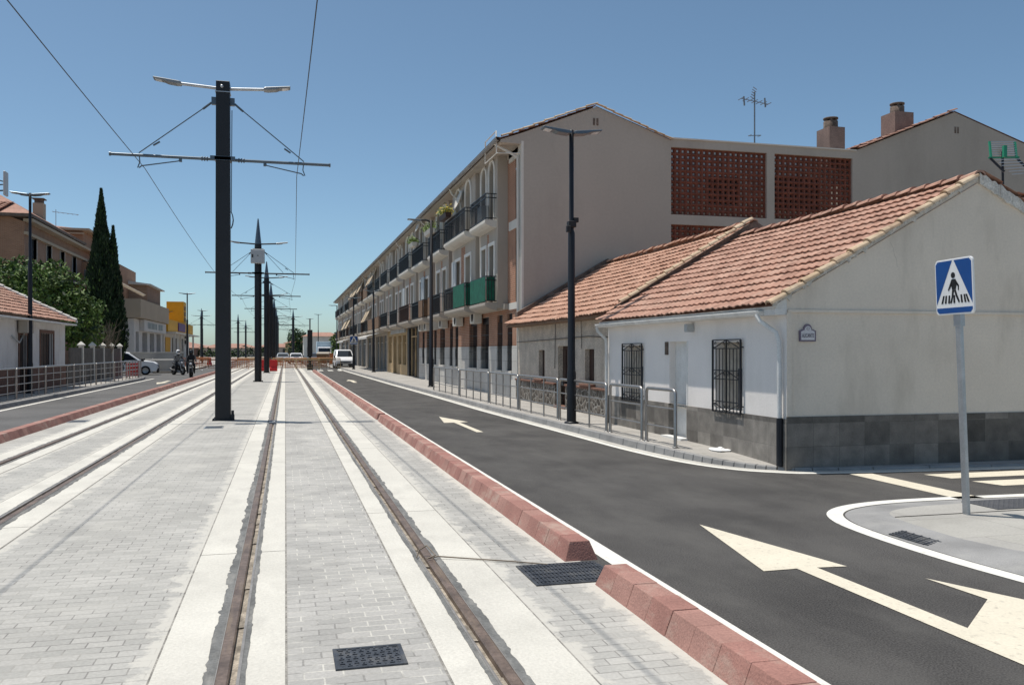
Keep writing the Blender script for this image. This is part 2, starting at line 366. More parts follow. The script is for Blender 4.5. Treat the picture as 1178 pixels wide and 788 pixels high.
# ------------------------------------------------------------------ mesh helpers
class MB:
    def __init__(s): s.v = []; s.f = []; s.sm = []; s.mi = []
    def add(s, vs, fs, smooth=False, mi=0):
        b = len(s.v)
        s.v += [tuple(p) for p in vs]
        for f in fs:
            s.f.append([b + i for i in f]); s.sm.append(smooth); s.mi.append(mi)
        return s
    def quad(s, a, b, c, d, mi=0): return s.add([a, b, c, d], [(0, 1, 2, 3)], mi=mi)
    def poly(s, pts, mi=0): return s.add(pts, [tuple(range(len(pts)))], mi=mi)
    def box(s, x0, x1, y0, y1, z0, z1, mi=0):
        v = [(x0, y0, z0), (x1, y0, z0), (x1, y1, z0), (x0, y1, z0), (x0, y0, z1), (x1, y0, z1), (x1, y1, z1), (x0, y1, z1)]
        return s.add(v, [(0, 3, 2, 1), (4, 5, 6, 7), (0, 1, 5, 4), (1, 2, 6, 5), (2, 3, 7, 6), (3, 0, 4, 7)], mi=mi)
    def hexa(s, bot, top, mi=0):
        n = len(bot)
        fs = [tuple(reversed(range(n))), tuple(range(n, 2 * n))] + [(i, (i + 1) % n, n + (i + 1) % n, n + i) for i in range(n)]
        return s.add(list(bot) + list(top), fs, mi=mi)
    def prism(s, pts, vec, mi=0):
        vec = Vector(vec)
        a = [Vector(p) for p in pts]
        nrm = Vector((0, 0, 0))
        for i in range(len(a)): nrm += a[i].cross(a[(i + 1) % len(a)])
        if nrm.dot(vec) < 0: a.reverse()
        return s.hexa(a, [p + vec for p in a], mi)
    def tube(s, pts, r, n=8, mi=0, caps=True):
        pts = [Vector(p) for p in pts]
        rs = r if isinstance(r, (list, tuple)) else [r] * len(pts)
        d0 = (pts[1] - pts[0]).normalized()
        up = Vector((0, 0, 1)) if abs(d0.z) < .9 else Vector((0, 1, 0))
        vs = []; x = d0.cross(up).normalized()
        for i, p in enumerate(pts):
            if i == 0: d = pts[1] - pts[0]
            elif i == len(pts) - 1: d = pts[-1] - pts[-2]
            else: d = (pts[i + 1] - pts[i]).normalized() + (pts[i] - pts[i - 1]).normalized()
            d.normalize()
            x = (x - d * x.dot(d)).normalized(); y = d.cross(x)
            for k in range(n):
                a = 2 * pi * k / n
                vs.append(p + (x * cos(a) + y * sin(a)) * rs[i])
        fs = []
        for i in range(len(pts) - 1):
            for k in range(n):
                fs.append((i * n + k, i * n + (k + 1) % n, (i + 1) * n + (k + 1) % n, (i + 1) * n + k))
        s.add(vs, fs, smooth=True, mi=mi)
        if caps:
            s.add(vs[:n], [tuple(reversed(range(n)))], mi=mi); s.add(vs[-n:], [tuple(range(n))], mi=mi)
        return s
    def lathe(s, prof, c=(0, 0, 0), n=16, axis='z', mi=0, smooth=True):
        vs = []
        for r, h in prof:
            for k in range(n):
                a = 2 * pi * k / n
                p = (r * cos(a), r * sin(a), h)
                if axis == 'x': p = (h, r * cos(a), r * sin(a))
                if axis == 'y': p = (r * sin(a), h, r * cos(a))
                vs.append((p[0] + c[0], p[1] + c[1], p[2] + c[2]))
        fs = [(i * n + k, i * n + (k + 1) % n, (i + 1) * n + (k + 1) % n, (i + 1) * n + k) for i in range(len(prof) - 1) for k in range(n)]
        return s.add(vs, fs, smooth=smooth, mi=mi)
    def bar(s, a, b, w, h=None, mi=0):
        """rectangular bar between two points"""
        a = Vector(a); b = Vector(b); h = h or w
        d = (b - a).normalized()
        up = Vector((0, 0, 1)) if abs(d.z) < .9 else Vector((0, 1, 0))
        x = d.cross(up).normalized() * w / 2; y = d.cross(x).normalized() * h / 2
        q = [a - x - y, a + x - y, a + x + y, a - x + y]
        return s.prism(q, b - a, mi)
    def build(s, name, m, parent=None, off=(0, 0, 0), bevel=0, seg=1):
        me = bpy.data.meshes.new(name)
        ox, oy, oz = off
        me.from_pydata([(x - ox, y - oy, z - oz) for x, y, z in s.v], [], s.f)
        me.polygons.foreach_set("use_smooth", s.sm)
        ms = m if isinstance(m, list) else [m]
        for k in ms: me.materials.append(M[k] if isinstance(k, str) else k)
        if len(ms) > 1: me.polygons.foreach_set("material_index", s.mi)
        me.update()
        o = bpy.data.objects.new(name, me)
        COL.objects.link(o)
        if parent: o.parent = parent
        else: o.location = off
        if bevel:
            b = o.modifiers.new("bevel", 'BEVEL'); b.width = bevel; b.segments = seg; b.limit_method = 'ANGLE'
        return o

def thing(name, label, cat, loc=(0, 0, 0), rz=0.0, group=None):
    o = bpy.data.objects.new(name, None)
    COL.objects.link(o)
    o.empty_display_size = .2
    o.location = loc; o.rotation_euler = (0, 0, rz)
    o['label'] = label; o['category'] = cat
    if group: o['group'] = group
    return o
def tag(o, label, cat, group=None):
    o['label'] = label; o['category'] = cat
    if group: o['group'] = group
    return o
def struct(o): o['kind'] = 'structure'; return o
def dup(root, loc, rz=0.0, label=None):
    r = root.copy(); COL.objects.link(r); r.location = loc; r.rotation_euler = (0, 0, rz)
    if label: r['label'] = label
    for ch in list(root.children):
        c = ch.copy(); COL.objects.link(c); c.parent = r
        for g in list(ch.children):
            d = g.copy(); COL.objects.link(d); d.parent = c
    return r

def arc(cx, cy, r, a0, a1, n):
    return [(cx + r * cos(a0 + (a1 - a0) * i / n), cy + r * sin(a0 + (a1 - a0) * i / n)) for i in range(n + 1)]

def wall(mb, P, U, N, ext, holes, depth=.15, mi=0, arch=False):
    """wall face at P spanned by U (horizontal) and z, outward normal N, with recessed rectangular holes (u0,u1,z0,z1)"""
    P = Vector(P); U = Vector(U); N = Vector(N); Z = Vector((0, 0, 1))
    u0, u1, z0, z1 = ext
    us = sorted({u0, u1, *[h[0] for h in holes], *[h[1] for h in holes]})
    zs = sorted({z0, z1, *[h[2] for h in holes], *[h[3] for h in holes]})
    us = [u for u in us if u0 <= u <= u1]; zs = [z for z in zs if z0 <= z <= z1]
    pt = lambda u, z, d=0: P + U * u + Z * z - N * d
    flip = U.cross(Z).dot(N) < 0
    def q(a, b, c, d): mb.quad(*((d, c, b, a) if flip else (a, b, c, d)), mi=mi)
    for i in range(len(us) - 1):
        for j in range(len(zs) - 1):
            um = (us[i] + us[i + 1]) / 2; zm = (zs[j] + zs[j + 1]) / 2
            if any(h[0] < um < h[1] and h[2] < zm < h[3] for h in holes): continue
            q(pt(us[i], zs[j]), pt(us[i + 1], zs[j]), pt(us[i + 1], zs[j + 1]), pt(us[i], zs[j + 1]))
    for a, b, c, d in holes:
        q(pt(a, c), pt(a, d), pt(a, d, depth), pt(a, c, depth))
        q(pt(b, d), pt(b, c), pt(b, c, depth), pt(b, d, depth))
        q(pt(a, d), pt(b, d), pt(b, d, depth), pt(a, d, depth))
        q(pt(b, c), pt(a, c), pt(a, c, depth), pt(b, c, depth))
        if arch:
            r = (b - a) / 2; m = (a + b) / 2; n = 6
            for sgn in (-1, 1):
                pts = [(m + sgn * r * cos(pi / 2 * k / n), d - r + r * sin(pi / 2 * k / n)) for k in range(n + 1)]
                cor = (m + sgn * r, d)
                for k in range(n):
                    tri = [pt(*cor), pt(*pts[k]), pt(*pts[k + 1])]
                    mb.poly(tri, mi)
                    mb.quad(pt(*pts[k]), pt(*pts[k + 1]), pt(*pts[k + 1], depth), pt(*pts[k], depth), mi)

def tile_roof(mb, P, A, L, Uv, Sl, courses, tw, roll=.02, step=.035, jit=.006, sag=0.0, res=6):
    """clay tile slope: P eave corner, A along the eave, Uv up the slope"""
    P = Vector(P); A = Vector(A).normalized(); Uv = Vector(Uv).normalized()
    N = A.cross(Uv)
    if N.z < 0: N = -N
    nt_ = max(1, int(L / tw)); nx = nt_ * res
    cl = Sl / courses
    for c in range(courses):
        off = [random.uniform(-jit, jit) for _ in range(nt_ + 1)]
        sl = [random.uniform(-.012, .012) for _ in range(nt_ + 1)]
        rows = []
        for (s_, h) in ((-.03, step * .45), (-.03, step), (cl, .004)):
            row = []
            for i in range(nx + 1):
                k = min(i // res, nt_ - 1); ph = (i % res) / res
                hh = h + (roll * (.5 + .5 * cos(2 * pi * ph)) if True else 0) + off[k]
                if h == .004: hh = h + roll * (.5 + .5 * cos(2 * pi * ph)) * .8
                w = 4 * (i / nx) * (1 - i / nx) * sag
                row.append(P + A * (L * i / nx) + Uv * (c * cl + s_ + (sl[k] if s_ < 0 else 0)) + N * (hh - w))
            rows.append(row)
        vs = [p for r in rows for p in r]
        n1 = nx + 1
        fs = []
        for r in range(2):
            for i in range(nx):
                fs.append((r * n1 + i, r * n1 + i + 1, (r + 1) * n1 + i + 1, (r + 1) * n1 + i))
        mb.add(vs, fs)
    return mb

def half_tiles(mb, a, b, n, r, h=None, jit=.01):
    """row of overlapping half round tiles from a to b"""
    a = Vector(a); b = Vector(b); d = (b - a) / n
    dn = d.normalized(); side = dn.cross(Vector((0, 0, 1))).normalized(); up = side.cross(dn).normalized()
    for i in range(n):
        p = a + d * i; e = p + d * 1.12
        r0 = r * random.uniform(.95, 1.08); r1 = r * .82
        j = Vector((random.uniform(-jit, jit), random.uniform(-jit, jit), random.uniform(-jit, jit)))
        vs = []
        for q, rr, lift in ((p, r0, .018), (e, r1, -.004)):
            for k in range(7):
                t_ = pi * k / 6
                vs.append(q + j + side * rr * cos(t_) + up * (rr * .75 * sin(t_) + lift))
        for q, rr, lift in ((p, r0 * .8, .018), (e, r1 * .8, -.004)):
            for k in range(7):
                t_ = pi * k / 6
                vs.append(q + j + side * rr * cos(t_) + up * (rr * .7 * sin(t_) + lift - .012))
        fs = [(k, k + 1, 8 + k, 7 + k) for k in range(6)] + [(k + 1, k, 14 + k, 15 + k) for k in range(6)]
        mb.add(vs, fs, smooth=False)

def text_mesh(body, size, name, m, parent, loc, rot, depth=.002, width=None):
    cu = bpy.data.curves.new(name, 'FONT'); cu.body = body; cu.size = size; cu.extrude = depth
    cu.align_x = 'CENTER'; cu.align_y = 'CENTER'
    tmp = bpy.data.objects.new(name, cu); COL.objects.link(tmp)
    dg = bpy.context.evaluated_depsgraph_get()
    me = bpy.data.meshes.new_from_object(tmp.evaluated_get(dg))
    bpy.data.objects.remove(tmp)
    if width:
        xs = [v.co.x for v in me.vertices]; k = width / (max(xs) - min(xs))
        for v in me.vertices: v.co.x *= k
    me.materials.clear(); me.materials.append(M[m])
    o = bpy.data.objects.new(name, me); COL.objects.link(o)
    o.parent = parent; o.location = loc; o.rotation_euler = rot
    return o

# ================================================================== SETTING
YB, YF = -10.0, 230.0
# one sheet of ground to the horizon
mb = MB()
for i in range(24):
    a0 = 2 * pi * i / 24; a1 = 2 * pi * (i + 1) / 24
    for r0, r1 in ((0, 60), (60, 400), (400, 6000)):
        if r0 == 0: mb.add([(0, 0, -.03), (r1 * cos(a0), r1 * sin(a0), -.03), (r1 * cos(a1), r1 * sin(a1), -.03)], [(0, 1, 2)])
        else: mb.quad((r0 * cos(a0), r0 * sin(a0), -.03), (r1 * cos(a0), r1 * sin(a0), -.03), (r1 * cos(a1), r1 * sin(a1), -.03), (r0 * cos(a1), r0 * sin(a1), -.03))
struct(mb.build('ground', 'ground'))

def sheet(name, m, rects, z=0.0):
    mb = MB()
    for x0, x1, y0, y1 in rects:
        mb.quad((x0, y0, z), (x1, y0, z), (x1, y1, z), (x0, y1, z))
    return struct(mb.build(name, m))
sheet('road', 'asphalt', [(2.3, 60, YB, 10.9), (2.3, 9.0, 10.9, YF)])
sheet('road', 'asphalt_old', [(-9.2, -5.2, YB, YF), (-60, -9.2, 58.3, 72)])
# tram platform: rail centres
RAILS = [(-4.13, 1), (-2.72, -1), (-.30, 1), (1.12, -1)]
# band edges (x0,x1) round each rail
BANDS = [(-4.50, -3.80), (-3.06, -2.36), (-.67, 0.0), (.83, 1.54)]
sheet('tram_paving', 'paver', [(-5.2, -4.50, YB, YF), (-3.80, -3.06, YB, YF), (-2.36, -.67, YB, YF), (1.54, 2.3, YB, YF)])
sheet('tram_paving', 'paver_mid', [(0.0, .83, YB, YF)])

# concrete bands: two strips either side of every rail slot, cut into pours with small joints
for (b0, b1), (xr, sg) in zip(BANDS, RAILS):
    mb = MB()
    s0, s1 = (xr - .06, xr + .09) if sg > 0 else (xr - .09, xr + .06)
    y = YB
    while y < YF:
        L = random.uniform(5.5, 7.5) if y < 60 else 40
        y1 = min(YF, y + L)
        for a, b in ((b0, s0), (s1, b1)):
            mb.quad((a, y, .004), (b, y, .004), (b, y1 - .012, .004), (a, y1 - .012, .004))
        y = y1
    for xe, w in ((b0, -1), (b1, 1)):          # thin open joint along the outside of the concrete
        mb.quad((min(xe, xe + w * .012), YB, .0022), (max(xe, xe + w * .012), YB, .0022), (max(xe, xe + w * .012), 70, .0022), (min(xe, xe + w * .012), 70, .0022), mi=1)
    struct(mb.build('track_concrete', ['band', 'joint']))

rail_labels = ["grooved steel rail beside the far left red kerb, outermost on the left", "grooved steel rail left of the dark masts, inner rail of the left track",
               "grooved steel rail right of the masts running down the foreground to the lower left", "grooved steel rail nearest the right red kerb, running past the square grate"]
for (xr, sg), lab in zip(RAILS, rail_labels):
    t = thing('tram_rail', lab, 'rail', (xr, 0, 0), 0, 'tram rails set in the paving')
    # profile from field side to gauge side, sg=+1: gauge side is +x
    def X(a): return a * sg
    mb = MB()                                   # sealant either side with ragged outer edge
    for base, lo, hi, w in ((-.045, .042, .074, -1), (.075, .022, .036, 1)):
        y = YB; pts = []
        st = .11
        lv = .6
        while y < 60:
            if random.random() < .28: lv = random.uniform(.15, 1)
            pts.append((base + w * (lo + (hi - lo) * min(1.05, lv + random.uniform(-.2, .2))), y)); y += random.uniform(.02, .08)
        pts.append((pts[-1][0], YF))
        for (xa, ya), (xb, yb) in zip(pts, pts[1:]):
            q = [(X(base), ya, .007), (X(xa), ya, .007), (X(xb), yb, .007), (X(base), yb, .007)]
            mb.quad(*(q if w * sg > 0 else q[::-1]))
    mb.build('sealant_strip', 'sealant', t)
    mb = MB()
    prof = [(-.045, -.05), (-.045, .010), (-.038, .014), (.010, .014), (.018, .008), (.020, -.05)]
    mb.prism([(X(a), YB, z) for a, z in prof], (0, YF - YB, 0)); mb.build('rail_head', 'rail_steel', t)
    mb = MB(); mb.prism([(X(-.050), YB, -.01), (X(-.050), YB, .012), (X(-.0455), YB, .012), (X(-.0455), YB, -.01)], (0, YF - YB, 0))
    mb.prism([(X(.058), YB, -.05), (X(.058), YB, .008), (X(.066), YB, .010), (X(.075), YB, .010), (X(.075), YB, -.05)], (0, YF - YB, 0))
    mb.build('rail_lip', 'rail_lip', t)
    mb = MB(); y = YB
    while y < 60:
        z = random.uniform(-.022, -.008); z2 = z
        mb.quad((X(.020), y, z - .004), (X(.058), y, z), (X(.058), y + .3, z2), (X(.020), y + .3, z2 - .004)) if sg > 0 else mb.quad((X(.058), y, z), (X(.020), y, z - .004), (X(.020), y + .3, z2 - .004), (X(.058), y + .3, z2))
        y += .3
    mb.quad((X(.020), 60, -.015), (X(.058), 60, -.015), (X(.058), YF, -.015), (X(.020), YF, -.015))
    mb.build('groove', 'groove_dirt', t)

# red kerb runs of single blocks
def red_kerb(x0, x1, y0, y1, label, bl=.30):
    c = (x0 + x1) / 2; w = (x1 - x0) / 2
    mb = MB(); n = max(1, round((y1 - y0) / bl)); L = (y1 - y0) / n
    for i in range(n):
        a = y0 + i * L + .0012; b = y0 + (i + 1) * L - .0012
        dx = random.uniform(-.0025, .0025); dz = random.uniform(-.0025, .0025)
        a2, b2 = (a + (.05 if i == 0 else 0), b - (.05 if i == n - 1 else 0))
        tw = w * .58
        mb.hexa([(c - w + dx, a, -.01), (c + w + dx, a, -.01), (c + w + dx, b, -.01), (c - w + dx, b, -.01)],
                [(c - tw + dx, a2, .15 + dz), (c + tw + dx, a2, .15 + dz), (c + tw + dx, b2, .15 + dz), (c - tw + dx, b2, .15 + dz)], mi=random.choice((0, 0, 1, 2)))
    o = mb.build('red_kerb', ['red_kerb', 'red_kerb_b', 'red_kerb_c'], None, (c, y0, 0), bevel=.005, seg=2)
    return tag(o, label, 'kerb', 'runs of red kerb blocks')
red_kerb(2.17, 2.46, -9, 5.95, 'red block kerb running out of the foreground, in front of the dark iron grate')
red_kerb(2.17, 2.46, 6.64, 21.3, 'red block kerb beginning just behind the dark iron grate, with a dark sloped end face')
red_kerb(2.17, 2.46, 21.6, 42.8, 'middle stretch of the red kerb beside the right road, past the first white arrow')
red_kerb(2.17, 2.46, 43.1, 74, 'far stretch of the red kerb beside the right road, ending at the barriers')
red_kerb(-5.35, -5.02, -6, 43.6, 'red block kerb along the left road in front of the left railing')
red_kerb(-5.35, -5.02, 44.2, 90, 'red kerb along the left road, behind the gap, beside the motorcyclists')

# ------------------------------------------------------------------ right pavement with kerb
KP = [(4.9, 200), (4.95, 120), (5.1, 75), (5.38, 45), (5.56, 33), (5.63, 24), (5.78, 18), (5.86, 14.6), (5.93, 13.4), (6.03, 12.5), (6.18, 11.85), (6.42, 11.3), (6.75, 10.98), (7.2, 10.78), (9, 10.60), (14, 10.2)]
KZ = [.12] * 7 + [.12, .115, .10, .08, .06, .045, .04, .03, .03]
def smooth(P, Z, lo, hi, n=4):
    o, z = [], []
    for i in range(len(P) - 1):
        if lo <= i < hi:
            p0, p1, p2, p3 = [Vector(P[max(0, min(len(P) - 1, k))]) for k in (i - 1, i, i + 1, i + 2)]
            for k in range(n):
                t = k / n
                q = .5 * ((2 * p1) + (p2 - p0) * t + (2 * p0 - 5 * p1 + 4 * p2 - p3) * t * t + (3 * p1 - p0 - 3 * p2 + p3) * t ** 3)
                o.append(tuple(q)); z.append(Z[i] + (Z[i + 1] - Z[i]) * t)
        else: o.append(P[i]); z.append(Z[i])
    return o + [P[-1]], z + [Z[-1]]
def offs(P, d):
    out = []
    for i, p in enumerate(P):
        a = Vector(P[max(0, i - 1)]); b = Vector(P[min(len(P) - 1, i + 1)])
        t_ = (b - a).normalized(); n = Vector((t_.y, -t_.x))      # right hand side of travel
        out.append(tuple(Vector(p) + n * d))
    return out
# travel is towards the camera then to +x: the road is on the right hand side
KP, KZ = smooth(KP, KZ, 7, 14, 3)
K_in = offs(KP, -.14)
def strip(mb, A, ZA, B, ZB, mi=0):
    for i in range(len(A) - 1):
        mb.quad((*A[i], ZA[i]), (*A[i + 1], ZA[i + 1]), (*B[i + 1], ZB[i + 1]), (*B[i], ZB[i]), mi)
mb = MB()
top = [(K_in[i][0], K_in[i][1], KZ[i]) for i in range(len(KP))]
for i in range(len(top) - 1):
    if top[i + 1][0] < 6.9:
        mb.quad(top[i], top[i + 1], (8.2, top[i + 1][1], KZ[i + 1]), (8.2, top[i][1], KZ[i]))
    else:
        mb.quad(top[i], top[i + 1], (top[i + 1][0], 11.2, KZ[i + 1]), (top[i][0], 11.2, KZ[i]))
mb.quad((6.55, 11.19, .04), (8.2, 10.97, .045), (8.2, 11.25, .045), (6.5, 11.25, .05))
struct(mb.build('pavement', 'pavement'))
# kerb stones with joints
def resample(P, Z, L):
    out = []; acc = 0
    for i in range(len(P) - 1):
        a = Vector(P[i]); b = Vector(P[i + 1]); d = (b - a).length; n = max(1, round(d / L))
        for k in range(n):
            f0 = k / n
            out.append((a.lerp(b, f0), Z[i] + (Z[i + 1] - Z[i]) * f0))
    out.append((Vector(P[-1]), Z[-1]))
    return out
def kerb(name, P, Z, w=.14, L=.98, m='kerb_stone'):
    mb = MB(); R = resample(P, Z, L)
    for (a, za), (b, zb) in zip(R, R[1:]):
        t_ = (b - a).normalized(); n = Vector((t_.y, -t_.x)); g = t_ * .006
        a2, b2 = a + g, b - g
        ai, bi = a2 - n * w, b2 - n * w
        j = random.uniform(-.003, .003)
        ao, bo = a2 - n * .02, b2 - n * .02
        # outer face leans in a little
        bot = [(*a2, -.02), (*b2, -.02), (*bi, -.02), (*ai, -.02)]
        tp = [(*ao, za + .004 + j), (*bo, zb + .004 + j), (*bi, zb + .004 + j), (*ai, za + .004 + j)]
        mb.hexa(bot, tp)
    return struct(mb.build(name, m, bevel=.012, seg=2))
kerb('kerb', KP, KZ)
def ribbon(name, P, d0, d1, z, m):
    A = offs(P, d0); B = offs(P, d1); mb = MB()
    for i in range(len(P) - 1):
        mb.quad((*A[i], z), (*B[i], z), (*B[i + 1], z), (*A[i + 1], z))
    return struct(mb.build(name, m))
ribbon('gutter', KP, 0.0, .16, .003, 'gutter')
ribbon('road_marking', KP, .17, .28, .004, 'line_white')

# left pavement
LP = [(-8.05, -10), (-8.05, 20), (-8.05, 40), (-8.05, 55), (-8.3, 57.4), (-9.2, 58.2)]
mb = MB()
mb.poly([(-8.19, YB, .12), (-8.19, 55, .12), (-8.45, 57.3, .12), (-9.3, 58.0, .12), (-14, 58.0, .12), (-14, YB, .12)][::-1])
struct(mb.build('pavement', 'pavement'))
kerb('kerb', LP[::1], [.12] * 5 + [.06])
for o in [bpy.data.objects[n] for n in ('kerb.001',)]: pass
sheet('road_marking', 'line_white', [(-7.85, -7.72, YB, 57)], .004)
mb = MB(); mb.poly([(-60, 72, .1), (-8.3, 72, .1), (-8.0, 74, .1), (-8.0, 230, .1), (-60, 230, .1)][::-1] if False else [(-60, 230, .1), (-60, 72, .1), (-8.4, 72, .1), (-8.0, 74, .1), (-8.0, 230, .1)])
struct(mb.build('pavement', 'pavement'))
# white line by the right kerb of the platform
sheet('road_marking', 'line_white', [(2.50, 2.67, YB, 76)], .004)
# far crossing stripes
sheet('road_marking', 'line_white', [(2.75 + i * .85, 3.2 + i * .85, 76, 79) for i in range(3)], .004)

# traffic island (bottom right) : rounded, flush dropped kerb
IS = [(5.45, -6), (5.44, 4.0), (5.40, 5.0), (5.33, 5.8), (5.32, 6.5), (5.36, 7.1), (5.44, 7.5), (5.62, 7.85), (5.95, 8.10), (6.5, 8.25), (7.4, 8.28), (9.5, 8.2), (18, 7.9)]
IZ = [.13, .13, .12, .06, .03, .02, .02, .02, .02, .02, .02, .02, .02]
ISo = [(-p[0], p[1]) for p in IS]
mb = MB()
IS, IZ = smooth(IS, IZ, 2, 11, 4)
A = IS; B = offs(IS, .16); C = offs(IS, .42)
ZB = [z * .55 + .015 for z in IZ]; ZC = [max(z, .035) + .01 for z in IZ]
strip(mb, A, [.002] * len(A), B, ZB); strip(mb, B, ZB, C, ZC)
struct(mb.build('kerb', 'kerb_stone'))
mb = MB()
for i in range(len(C) - 1):
    if C[i][0] < 5.95 and C[i + 1][1] < 7.4:
        mb.quad((*C[i], ZC[i]), (18, C[i][1], .05), (18, C[i + 1][1], .05), (*C[i + 1], ZC[i + 1]))
    else:
        mb.quad((*C[i], ZC[i]), (C[i][0] if C[i][1] > 7.39 else C[i][0], min(7.4, C[i][1]), .045), (C[i + 1][0], 7.4 if C[i + 1][1] > 7.4 else C[i + 1][1], .045), (*C[i + 1], ZC[i + 1]))
struct(mb.build('traffic_island', 'island'))
A = offs(IS, -.02); B = offs(IS, -.18); mb = MB()
for i in range(len(A) - 2):
    mb.quad((*A[i], .004), (*A[i + 1], .004), (*B[i + 1], .004), (*B[i], .004))
struct(mb.build('road_marking', 'line_white'))

# painted arrows and stripes
def mark(pts, m='line_cream', z=.005):
    mb = MB(); mb.add([(x, y, z) for x, y in pts], [tuple(range(len(pts)))])
    o = mb.build('road_marking', m)
    if o.data.polygons[0].normal.z < 0: o.data.flip_normals()
    return struct(o)
mark([(3.90, 7.72), (3.55, 5.96), (3.83, 5.96), (3.86, 3.75), (3.84, 2.2), (4.02, 2.2), (4.03, 4.40), (4.62, 4.90), (4.60, 5.47), (5.12, 4.25), (4.66, 3.85), (4.63, 4.32), (4.02, 3.85), (4.00, 3.8), (4.00, 5.95), (4.26, 5.93)][:1]
     + [(3.55, 5.96), (3.84, 5.965), (3.84, 2.2), (4.02, 2.2), (4.02, 3.72), (4.63, 4.22), (4.64, 3.55), (5.12, 4.15), (4.60, 5.47), (4.62, 4.90), (4.02, 4.42), (4.01, 5.955), (4.26, 5.93)])
mark([(3.83, 22.1), (3.62, 20.2), (3.86, 20.2), (3.86, 17.7), (4.0, 17.7), (4.0, 20.25), (4.22, 20.3)])
mark([(3.6, 52), (3.35, 50.0), (3.55, 50.0), (3.55, 47.2), (3.75, 47.2), (3.75, 50), (3.95, 50)])
mark([(-6.35, 47.5), (-6.1, 50.2), (-6.3, 50.2), (-6.3, 53), (-6.5, 53), (-6.5, 50.2), (-6.7, 50.2)])
mark([(7.5, 10.40), (7.83, 10.34), (7.78, 7.95 + .35), (7.44, 8.32)], 'line_cream', .004)
for y0, y1, xl in ((9.68, 10.08, 8.45), (9.0, 9.40, 8.62), (8.35, 8.75, 8.78)):
    mark([(xl, y1), (xl + .1, y0), (13.5, y0), (13.5, y1)], 'line_cream', .004)

# ------------------------------------------------------------------ drain covers
def cover(label, x0, x1, y0, y1, pat='stud', m='cast_iron', frame=True, z=.006):
    t = thing('drain_cover', label, 'drain cover', ((x0 + x1) / 2, (y0 + y1) / 2, 0), 0, 'iron covers in the paving')
    w, d = (x1 - x0) / 2, (y1 - y0) / 2
    mb = MB(); mb.quad((-w, -d, z), (w, -d, z), (w, d, z), (-w, d, z))
    if pat == 'stud':
        n = int(w * 2 / .035); k = int(d * 2 / .035)
        for i in range(n):
            for j in range(k):
                cx = -w + (i + .5) * 2 * w / n; cy = -d + (j + .5) * 2 * d / k
                a, b = (.013, .005) if (i + j) % 2 else (.005, .013)
                mb.box(cx - a, cx + a, cy - b, cy + b, z, z + .005)
    elif pat == 'grate':
        n = int(w * 2 / .03)
        for i in range(n):
            cx = -w + (i + .5) * 2 * w / n
            mb.box(cx - .009, cx + .009, -d, d, z, z + .006)
        for j in range(5):
            cy = -d + (j + .5) * 2 * d / 5; mb.box(-w, w, cy - .008, cy + .008, z, z + .0085)
    mb.build('cover_plate', m, t)
    if frame:
        mb = MB(); f = .022
        for a in ((-w - f, w + f, -d - f, -d), (-w - f, w + f, d, d + f), (-w - f, -w, -d, d), (w, w + f, -d, d)):
            mb.box(a[0], a[1], a[2], a[3], -.01, z + .004)
        mb.build('frame', 'galv' if pat == 'none' else m, t)
    return t
cover('small dark studded cover in the paving between the two nearest rails', .28, .62, 4.70, 4.98)
cover('larger dark blue grate in the gap between two red kerb runs', 1.77, 2.38, 6.02, 6.56, 'grate')
cover('slim dark cover in the paving in front of the nearest mast', -1.70, -1.35, 20.05, 20.55, 'none')
cover('slim dark cover beside the left track near the left red kerb', -4.98, -4.62, 22.6, 23.1, 'none')
cover('gritted dark grate set in the kerb of the traffic island', 5.36, 5.52, 6.35, 6.85, 'grate', z=.022, frame=False).rotation_euler = (0, radians(-9), 0)
# tactile paving plate by the sign
mb = MB(); mb.box(7.15, 8.9, 7.45, 7.95, .04, .052)
for i in range(26):
    for j in range(7):
        mb.lathe([(.018, .052), (.012, .058), (.0, .058)], (7.19 + i * .066, 7.5 + j * .066, 0), 6)
tag(mb.build('tactile_slab', 'tactile', None, (7.8, 7.78, 0)), 'dark studded tactile paving on the traffic island behind the blue sign post', 'tactile paving')

# ================================================================== BUILDINGS
def downpipe(name, pts, r, parent, off, m='white_paint'):
    return MB().tube(pts, r, 10).build(name, m, parent, off)

# ---- white corner house
H = (6.85, 10.89, 0)
t = thing('white_house', 'low white corner house with red tile roof, grey stone base and blank grey gable', 'house', H)
mb = MB()
y0, y1 = 10.89, 17.9
WIN = [(12.12 - y0, 12.96 - y0, .75, 1.83), (15.97 - y0, 16.92 - y0, .72, 1.80), (14.02 - y0, 14.76 - y0, .12, 1.86)]
wall(mb, (6.85, y0, 0), (0, 1, 0), (-1, 0, 0), (0, y1 - y0, .70, 2.32), [(a, b, max(c, .70), d) for a, b, c, d in WIN], .16)
mb.build('wall', 'white_wall', t, H)
mb = MB()
wall(mb, (6.83, y0 - .02, 0), (0, 1, 0), (-1, 0, 0), (0, y1 - y0 + .02, -.05, .73), [(14.04 - y0, 14.78 - y0, .12, .73)], .1)
mb.quad((6.83, y0 - .02, .73), (6.83, 14.02, .73), (6.86, 14.02, .73), (6.86, y0, .73))
mb.quad((6.83, 14.76, .73), (6.83, y1, .73), (6.86, y1, .73), (6.86, 14.76, .73))
mb.build('stone_base', 'wainscot', t, H)
mb = MB(); wall(mb, (6.83, y0 - .02, 0), (1, 0, 0), (0, -1, 0), (0, 6.8, -.2, .76), [], .1)
mb.quad((6.83, y0 - .02, .76), (13.63, y0 - .02, .76), (13.63, y0 + .01, .76), (6.83, y0 + .01, .76))
mb.build('stone_base', 'wainscot_x', t, H)
mb = MB()
xR, xA, zA = 13.6, 10.08, 4.26
mb.poly([(6.85, y0, .7), (13.6, y0, .7), (13.6, y0, 2.24), (6.85, y0, 2.24)])
